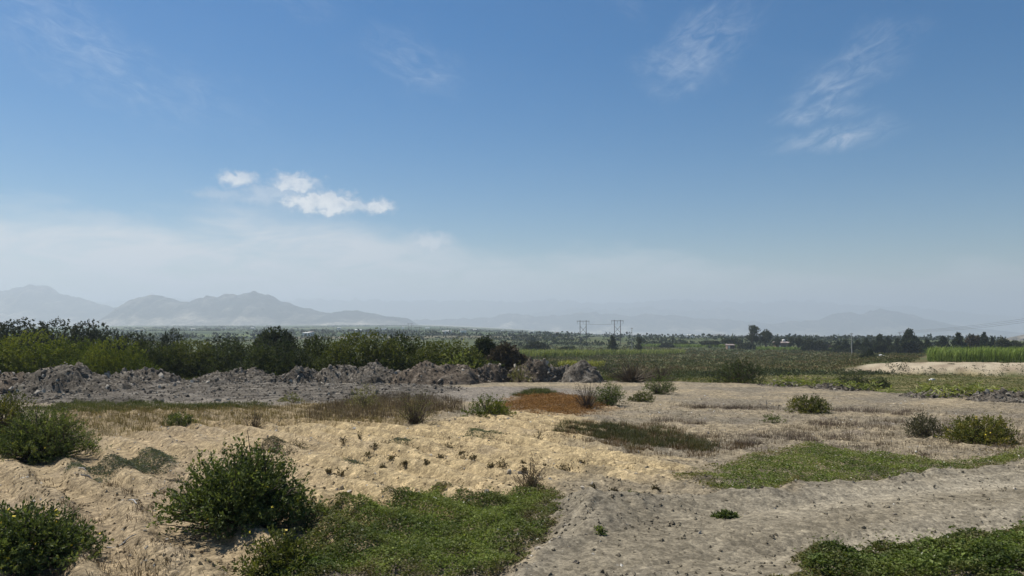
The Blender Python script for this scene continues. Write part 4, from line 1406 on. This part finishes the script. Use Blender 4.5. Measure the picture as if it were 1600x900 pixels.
def field_clumps(name, label, cat, pts, n, leaf, h, pal, seed, nl=9, keep=None, grow=1.0, mat=None):
    """low scrub over a wide field: small sprays of leaves, larger with distance"""
    rng = np.random.default_rng(seed)
    P = Poly(pts=pts)
    y = np.exp(rng.uniform(np.log(P.lo[1]), np.log(P.hi[1]), n * 4))
    x = rng.uniform(-.2, 1.0, n * 4) * y * .95
    k = P.sd(x, y) > 0
    if keep is not None:
        k &= keep(x, y)
    x, y = x[k][:n], y[k][:n]
    m_ = len(x)
    s = (y / 100.0) ** grow
    o = np.stack([x, y, gh(x, y) + .05], -1)
    d = norm(rng.normal(size=(m_, 3)) * np.array([.7, .7, .3]) + np.array([0, 0, .8]))
    per = np.clip(.5 + .6 * fbm(x / 16, y / 26, seed, 3) + rng.normal(size=m_) * .12, 0, 1)
    t_ = rng.random((m_, nl))
    hh = h * rng.uniform(.5, 1.2, m_) * s ** .5
    p = o[:, None, :] + d[:, None, :] * (hh[:, None] * t_)[..., None] + rng.normal(size=(m_, nl, 3)) * (leaf * .9 * s)[:, None, None] * np.array([1, 1, .25])
    p[..., 2] = np.maximum(p[..., 2], o[:, None, 2])
    dd = norm(d[:, None, :] * .5 + rng.normal(size=p.shape) * .6)
    v, f, c = leaves(rng, p.reshape(-1, 3), dd.reshape(-1, 3), np.repeat(leaf * s, nl), np.repeat(leaf * .3 * s, nl), tint(rng, m_ * nl, pal, np.repeat(per, nl)))
    o_ = obj(name, mesh(name, v, f, c), mat or M_FAR)
    return tag(o_, label, cat, kind='stuff')


SCRUB = [(.050, .062, .020), (.086, .092, .032), (.125, .112, .045), (.170, .122, .060)]
nograss = lambda x, y: (GRASSF.sd(x, y) < 1) & (BANK.sd(x, y) < -1) & ~((y > 120) & (x / y > .57) & (y < 260))
field_clumps('scrub', 'olive and red-brown scrub covering the lower fields', 'scrub', [atd(600, 58), atd(930, 58), atd(960, 84), atd(1060, 104), atd(1290, 122), atd(1420, 135), atd(1450, 330), atd(1300, 400), atd(1000, 470), atd(760, 520), atd(700, 90)],
             8500, .26, .5, SCRUB, 60, keep=nograss, grow=.8)
field_clumps('scrub', 'dark green scrub band before the grass field', 'scrub', [atd(880, 62), atd(960, 66), atd(1060, 92), atd(1200, 104), atd(1370, 112), atd(1420, 118), atd(1330, 126), atd(1180, 122), atd(1000, 100), atd(880, 76)],
             2800, .22, .7, DEEP, 61, grow=.8)
field_clumps('grass', 'short patchy grass of the right field', 'grass', [atd(960, 64), atd(1180, 58), atd(1700, 56), atd(1700, 106), atd(1480, 111), atd(1300, 116), atd(1060, 98)],
             8000, .12, .10, [(.075, .095, .022), (.135, .135, .038), (.21, .175, .07)], 62, nl=5)
field_clumps('scrub', 'weedy green foot and crest of the pale sand bank', 'scrub', [atd(1340, 112), atd(1400, 112), atd(1480, 108), atd(1700, 104), atd(1700, 108), atd(1480, 113), atd(1400, 118), atd(1350, 124)],
             1500, .14, .35, DEEP, 63)


def stand(name, label, cat, pts, n, h, w, pal, seed, lean=.5, zup=0.0):
    """a stand of tall cane or reed: long arching blades from upright stalks"""
    rng = np.random.default_rng(seed)
    P = Poly(pts=pts)
    x = rng.uniform(P.lo[0], P.hi[0], n * 3)
    y = P.lo[1] + (P.hi[1] - P.lo[1]) * rng.random(n * 3) ** 1.6
    k = P.sd(x, y) > 0
    x, y = x[k][:n], y[k][:n]
    m_ = len(x)
    g = gh(x, y)
    top = h * (1 + .22 * fbm(x / 2.5, y / 2.5, seed, 3))
    zb = g + top * rng.uniform(0, .62, m_)
    hl = (g + top * rng.uniform(.75, 1.12, m_)) - zb
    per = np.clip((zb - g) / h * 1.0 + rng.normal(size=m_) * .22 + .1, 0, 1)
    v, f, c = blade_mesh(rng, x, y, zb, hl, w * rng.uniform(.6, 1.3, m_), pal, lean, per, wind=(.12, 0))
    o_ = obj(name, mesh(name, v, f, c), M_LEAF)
    return tag(o_, label, cat, kind='stuff')


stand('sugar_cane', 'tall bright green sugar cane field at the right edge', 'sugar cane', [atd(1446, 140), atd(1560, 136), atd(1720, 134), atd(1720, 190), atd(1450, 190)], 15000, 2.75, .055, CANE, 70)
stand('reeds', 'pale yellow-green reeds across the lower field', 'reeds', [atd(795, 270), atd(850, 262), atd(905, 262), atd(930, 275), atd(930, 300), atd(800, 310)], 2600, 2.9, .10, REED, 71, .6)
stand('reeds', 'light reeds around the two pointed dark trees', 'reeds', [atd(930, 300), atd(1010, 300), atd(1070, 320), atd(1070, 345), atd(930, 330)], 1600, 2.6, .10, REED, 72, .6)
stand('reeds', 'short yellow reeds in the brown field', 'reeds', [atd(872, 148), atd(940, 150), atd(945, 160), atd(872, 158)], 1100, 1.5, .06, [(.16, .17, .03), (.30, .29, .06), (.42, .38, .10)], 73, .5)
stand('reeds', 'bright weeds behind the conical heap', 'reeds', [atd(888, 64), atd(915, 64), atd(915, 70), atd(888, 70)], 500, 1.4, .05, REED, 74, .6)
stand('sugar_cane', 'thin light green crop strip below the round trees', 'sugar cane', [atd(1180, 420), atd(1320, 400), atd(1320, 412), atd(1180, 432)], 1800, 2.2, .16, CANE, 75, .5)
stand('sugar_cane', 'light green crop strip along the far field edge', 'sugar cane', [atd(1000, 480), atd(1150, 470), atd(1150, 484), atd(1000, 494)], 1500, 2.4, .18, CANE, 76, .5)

# ------------------------------------------------------------------ loose stones, twigs, litter
rg = np.random.default_rng(9)
x = rg.uniform(-14, 16, 46000)
y = np.exp(rg.uniform(np.log(6.6), np.log(34), 46000))
ont = 1 - .7 * ss(TRACK.sd(x, y), 0, .5)
k = (np.abs(x) < y * .8) & (rg.random(46000) < ont) & (rg.random(46000) < .08 + .45 * np.clip(fbm(x / 1.3, y / 1.3, 301, 3), 0, 1))
x, y = x[k], y[k]
pebbles('gravel', 'small pale stones and clods scattered over the soil', x, y, .007 + .016 * rg.random(len(x)) ** 3 * (1 + y / 14), 302, [(.24, .20, .15), (.38, .335, .265), (.66, .62, .54)], .001)
rg = np.random.default_rng(19)
n_ = 52000
y = np.exp(rg.uniform(np.log(6.6), np.log(30), n_))
x = rg.uniform(-.8, .8, n_) * y
ont = 1 - .6 * ss(TRACK.sd(x, y), 0, .5)
k = rg.random(n_) < ont * .08 + ont * .9 * np.clip(fbm(x / .9, y / .9, 305, 3) + .15, 0, 1)
x, y = x[k], y[k]
n_ = len(x)
oc = np.array([[1, 0, 0], [0, 1, 0], [-1, 0, 0], [0, -1, 0], [0, 0, 1], [0, 0, -1]], float)
of = np.array([[0, 1, 4], [1, 2, 4], [2, 3, 4], [3, 0, 4], [1, 0, 5], [2, 1, 5], [3, 2, 5], [0, 3, 5]])
sz = .008 + .022 * rg.random(n_) ** 2.5
q = oc[None] * rg.uniform(.6, 1.3, (n_, 6, 1)) + rg.normal(size=(n_, 6, 3)) * .22
v = q * sz[:, None, None] * np.array([1, 1, .8]) + np.stack([x, y, gh(x, y) + sz * .25], -1)[:, None, :]
c = np.repeat(ground_colour(x, y) * rg.uniform(.7, 1.25, (n_, 1)), 6, 0)
tag(obj('clods', mesh('clods', v.reshape(-1, 3), (of[None] + (np.arange(n_) * 6)[:, None, None]).reshape(-1, 3), c), M_SOIL), 'crumbs of soil strewn over the furrows and track', 'soil crumbs', kind='stuff')
STN = [(842, 873, 9, 'pale rock at the corner of the big clover patch'), (795, 748, 7, 'white stone, left one of three above the clover'), (804, 745, 6, 'white stone, middle one of three above the clover'),
       (813, 750, 6, 'white stone, right one of three above the clover'), (760, 771, 10, 'flat pale stone at the top edge of the clover'), (545, 768, 8, 'whitish stone left of the clover top'),
       (535, 764, 6, 'small whitish stone beside the one left of the clover'), (911, 771, 8, 'pale stone on grey soil left of the furrow ends'), (925, 764, 6, 'pale pebble right of the pale stone on grey soil'),
       (1093, 856, 6, 'small stone in the middle of the dirt track'), (480, 726, 5, 'small white stone right of the large shrub top'), (998, 708, 5, 'white stone under the mid grass patch'),
       (1029, 693, 8, 'white lump of litter on the lower field edge')]
for i, (px, py, s_, lab) in enumerate(STN[:-1]):
    x, y = at(px, py)
    k = s_ / F * y * .62
    so = obj('stone', STONES[i % 6], None, None, (x, y, gz(x, y) + k * .35))
    so.scale = (k * 1.2, k, k * .8)
    so.rotation_euler = (i * .7, i * 1.3, i * 2.1)
    tag(so, lab, 'stone', 'stones one can pick out')
for i, (px, py, ln, an_, lab) in enumerate([(245, 769, .28, .3, 'pale stick below the brownish mat'), (128, 745, .22, -.5, 'white stick at the left edge of the sand'), (205, 800, .34, 2.4, 'grey forked stick on the left furrows'),
                                            (150, 760, .40, .5, 'thin grey stick on the left furrows'), (600, 852, .3, 1.1, 'bare stick in the clover'), (1282, 764, .45, .15, 'grey root lying on the track shoulder'),
                                            (190, 852, .3, .2, 'short brown stick near the bottom left flowers'), (350, 632, .8, .6, 'broken board end in the grey spoil')]):
    x, y = at(px, py)
    q = np.linspace(-.5, .5, 5)
    p = np.stack([q * ln * cos(an_), q * ln * sin(an_), .012 + .02 * np.sin(q * 5 + i) + gh(x + q * ln * cos(an_), y + q * ln * sin(an_)) - gz(x, y)], -1)
    fork = np.stack([q * ln * .3 * cos(an_ + 1) + .1 * ln, q * ln * .3 * sin(an_ + 1), .03 + 0 * q], -1)
    v, f = tubes(np.stack([p, fork]), np.array([[.011, .010, .009, .007, .004], [.003, .005, .006, .005, .003]]) * (1 if ln < .7 else 2.5), 5)
    tag(obj('stick', mesh('stick', v, f, None, True), M_CONC, None, (x, y, gz(x, y))), lab, 'stick')
for i, (px, py, sx, lab) in enumerate([(1456, 594, 9, 'white bag lying on the grass field'), (1204, 586, 7, 'white litter left of the dark green scrub'), (1152, 553, 5, 'pale litter spot on the brown field'),
                                       (1378, 564, 12, 'pale rubble lump at the left end of the sand bank')]):
    x, y = at(px, py)
    w = sx / F * y
    rng = np.random.default_rng(i)
    v = stone_verts(rng) * np.array([w * .5, w * .35, w * .25])
    tag(obj('litter_bag', mesh('litter_bag', v, ICOF), M_PLASTIC, None, (x, y, gz(x, y) + w * .1)), lab, 'litter')

# ------------------------------------------------------------------ pylons, poles, wires
def hframe(label, px, dist, toppy, rz=0.0):
    x, y = atd(px, dist)
    z = gz(x, y)
    h = zat(toppy, dist) - z
    T = thing('pylon', label, 'pylon', (x, y, z), 'H-frame pylons of the power line', rz)
    for sx in (-2.3, 2.3):
        v, f = tubes(np.array([[[sx, 0, -1], [sx, 0, h * .5], [sx, 0, h + .3]]]), np.array([[.30, .26, .20]]), 8)
        obj('leg', mesh('leg', v, f, None, True), M_POLE, T)
    mb_ = MB()
    box(mb_, -4.7, 4.7, -.32, -.20, h - .55, h - .2)
    box(mb_, -4.7, 4.7, .20, .32, h - .55, h - .2)
    obj('crossarm', mb_.mesh('crossarm'), M_POLE, T)
    for s in (1, -1):
        v, f = tubes(np.array([[[-2.3 * s, .1 * s, h - 4.2], [0, .1 * s, h - 6.8], [2.3 * s, .1 * s, h - 9.4]]]), np.array([[.13, .13, .13]]), 5)
        obj('brace', mesh('brace', v, f), M_POLE, T)
    for sx in (-4.4, 0, 4.4):
        v, f = tubes(np.array([[[sx, 0, h - .55], [sx, 0, h - 1.4], [sx, 0, h - 2.5]]]), np.array([[.10, .12, .08]]), 6)
        obj('insulator', mesh('insulator', v, f), M_INSUL, T)
    return np.array([x, y, z]), h


def wire(label, a, b, sag, r=.03):
    q = np.linspace(0, 1, 24)[:, None]
    p = a + (b - a) * q
    p[:, 2] -= sag * 4 * (q * (1 - q))[:, 0]
    v, f = tubes(p[None], np.full((1, 24), r), 4)
    o_ = obj('power_wire', mesh('power_wire', v - a, f), M_POLE, None, tuple(a))
    return tag(o_, label, 'wire', 'power wires')


PA, ha = hframe('dark H-frame pylon, nearer left one of the middle pair', 911, 555, 501)
PB, hb = hframe('dark H-frame pylon, right one of the middle pair', 964.5, 560, 500.5)
PC, hc = hframe('far H-frame pylon above the green bush', 653, 900, 511)
PD, hd = hframe('small far H-frame pylon just left of the one above the bush', 641, 1150, 505.5)


def pole(label, px, dist, toppy, mat, arm=1.0):
    x, y = atd(px, dist)
    z = gz(x, y)
    h = zat(toppy, dist) - z
    T = thing('utility_pole', label, 'utility pole', (x, y, z), 'utility poles')
    v, f = tubes(np.array([[[0, 0, -.5], [0, 0, h * .5], [0, 0, h]]]), np.array([[.20, .17, .12]]), 8)
    obj('shaft', mesh('shaft', v, f, None, True), mat, T)
    mb_ = MB()
    box(mb_, -arm, arm, -.07, .07, h - .55, h - .40)
    obj('crossarm', mb_.mesh('crossarm'), M_POLE, T)
    for sx in (-arm * .9, 0, arm * .9):
        v, f = tubes(np.array([[[sx, 0, h - .40], [sx, 0, h - .25], [sx, 0, h - .12]]]), np.array([[.05, .06, .04]]), 6)
        obj('insulator', mesh('insulator', v, f), M_INSUL, T)
    return np.array([x, y, z]), h


pole('pale concrete utility pole before the conifer row', 1329.5, 305, 520, M_CONC, .6)
pole('thin pole right of the middle pylon pair', 987, 420, 512, M_CONC, .6)
q1, h1 = pole('utility pole hidden among the conifers of the row', 1405, 430, 519, M_POLE, 1.1)
q2, h2 = pole('utility pole beyond the right edge', 1720, 215, 486, M_POLE, 1.1)
for i, dx in enumerate((-1.0, 0, 1.0)):
    wire('thin power wire rising to the right edge, %s of three' % ('lowest', 'middle', 'highest')[i], q1 + np.array([dx, 0, h1 - .15 + .5 * i]), q2 + np.array([dx, 0, h2 - .15 + .9 * i]), 1.6)
for i, sx in enumerate((-4.4, 0, 4.4)):
    wire('power wire between the middle pylons, %s' % ('nearest the left edge', 'centre one', 'right one')[i], PA + np.array([sx, 0, ha - 2.5]), PB + np.array([sx, 0, hb - 2.5]), .6, .025)

# ------------------------------------------------------------------ buildings
def house(name, label, px, dist, w, d, h, wall, roof, group=None, rz=0.0, tank=False, z=None, openings=True):
    x, y = atd(px, dist)
    if z is None:
        z = gz(x, y) if dist < 740 else float(valley_h(np.array([x]), np.array([y]))[0]) - .2
    T = thing(name, label, 'house', (x, y, z), group, rz)
    mb_ = MB()
    box(mb_, -w / 2, w / 2, -d / 2, d / 2, -.5, h)
    obj('wall', mb_.mesh('wall'), wall, T)
    mb_ = MB()
    e = .35
    v = np.array([[-w / 2 - e, -d / 2 - e, h + .004], [w / 2 + e, -d / 2 - e, h + .004], [w / 2 + e, d / 2 + e, h + .004], [-w / 2 - e, d / 2 + e, h + .004],
                  [-w / 2 - e, -d / 2 - e, h + .2], [w / 2 + e, -d / 2 - e, h + .2], [w / 2 + e, d / 2 + e, h + .75], [-w / 2 - e, d / 2 + e, h + .75]])
    mb_.add(v, BOXF)
    obj('roof', mb_.mesh('roof'), roof, T)
    if openings:
        for k_, (fx, fw, z0, z1, nm) in enumerate([(-.28, .9, .05, 2.1, 'door'), (.05, 1.1, .95, 2.0, 'window'), (.32, 1.1, .95, 2.0, 'window')]):
            mb_ = MB()
            box(mb_, fx * w - fw / 2, fx * w + fw / 2, -d / 2 - .06, -d / 2 - .004, z0, min(z1, h - .2))
            obj(nm, mb_.mesh(nm), M_WHITE if (nm == 'door' and wall is not M_WHITE) else M_DARK, T)
    if tank:
        v, f = tubes(np.array([[[w * .12, 0, h + .75], [w * .12, 0, h + .85], [w * .12, 0, h + 1.9], [w * .12, 0, h + 2.2], [w * .12, 0, h + 2.3]]]), np.array([[.9, .95, .95, .6, .05]]), 12)
        obj('water_tank', mesh('water_tank', v, f, None, True), M_WHITE, T)
    return T


house('brown_house', 'brown house with white rooftop tank between far trees', 1221, 452, 8.5, 6, 3.6, M_BROWN, M_ROOF, tank=True)
house('hut', 'tiny brown hut with white door below the flat-topped tree', 1140, 447, 4.2, 4, 2.3, M_BROWN, M_ROOF)
fh = [(170, 1900), (215, 1500), (221, 1520), (302, 1700), (480, 900), (486, 930), (698, 1150), (702, 1160), (724, 1300), (742, 1700), (560, 1350), (1077, 1200), (1081, 1210), (1098, 2300),
      (1105, 2350), (630, 2200), (668, 2300), (830, 2000), (870, 1700), (905, 2100), (785, 2400), (350, 2300), (395, 2100), (530, 2000), (600, 1800), (1010, 1900), (945, 2200), (50, 2500), (95, 2600)]
rngH = np.random.default_rng(3)
for px, di in fh:
    house('white_house', 'tiny white house far out on the valley floor', px, di, rngH.uniform(6, 13), 7, rngH.uniform(3, 5), M_WHITE, M_ROOF if rngH.random() < .4 else M_WHITE, 'white houses on the valley floor', rngH.uniform(-.5, .5), openings=False)

# ------------------------------------------------------------------ far tree lines on the valley floor: one mass
rng = np.random.default_rng(12)
ox, oy, sz = [], [], []
for i in range(70):
    d0 = np.exp(rng.uniform(np.log(640), np.log(5200)))
    p0 = rng.uniform(-150, 1500)
    ln = rng.uniform(60, 420) * (d0 / 1500) ** .5
    a = rng.choice([0.05, -.06, .12, -.02]) + rng.normal() * .04
    m_ = int(ln / 3.6)
    q = rng.uniform(-.5, .5, m_) * ln
    x0, y0 = atd(p0, d0)
    ox.append(x0 + q * cos(a) + rng.normal(size=m_) * 3)
    oy.append(y0 + q * sin(a) + rng.normal(size=m_) * 3)
    sz.append(rng.uniform(2.5, 6) * rng.uniform(.5, 1.5, m_))
for i in range(60):
    d0 = rng.uniform(470, 720)
    p0 = rng.uniform(760, 1500)
    ln = rng.uniform(15, 70)
    m_ = int(ln / 2.2)
    q = rng.uniform(-.5, .5, m_) * ln
    x0, y0 = atd(p0, d0)
    ox.append(x0 + q)
    oy.append(y0 + q * rng.normal() * .08 + rng.normal(size=m_) * 1.5)
    sz.append(rng.uniform(1.5, 4.5) * rng.uniform(.5, 1.4, m_))
n2 = 350
d0 = np.exp(rng.uniform(np.log(620), np.log(6000), n2))
p0 = rng.uniform(-200, 1650, n2)
ox.append((p0 - 800) / F * d0)
oy.append(d0)
sz.append(rng.uniform(2.5, 7, n2))
ox, oy, sz = map(np.concatenate, (ox, oy, sz))
k = np.hypot(ox, oy) > 440
ox, oy, sz = ox[k], oy[k], sz[k]
rr_ = np.hypot(ox, oy)
oz = np.where(rr_ < 745, gh(ox, oy), valley_h(ox, oy))
m_ = len(ox)
nl = 8
u = norm(rng.normal(size=(m_, nl, 3)))
p = np.stack([ox, oy, oz], -1)[:, None, :] + u * (sz[:, None, None] * np.array([.95, .7, .36])) * rng.uniform(.3, 1, (m_, nl, 1)) + np.array([0, 0, 1.]) * (sz * .30)[:, None, None]
d = norm(u + rng.normal(size=u.shape) * .5)
v, f, c = leaves(rng, p.reshape(-1, 3), d.reshape(-1, 3), np.repeat(sz * .5, nl), np.repeat(sz * .22, nl), tint(rng, m_ * nl, [(.014, .020, .012), (.030, .040, .018), (.055, .068, .026)], np.repeat(rng.random(m_), nl)))
tag(obj('far_trees', mesh('far_trees', v, f, c), M_FAR), 'far hedgerows and groves across the valley floor', 'far trees', kind='stuff')
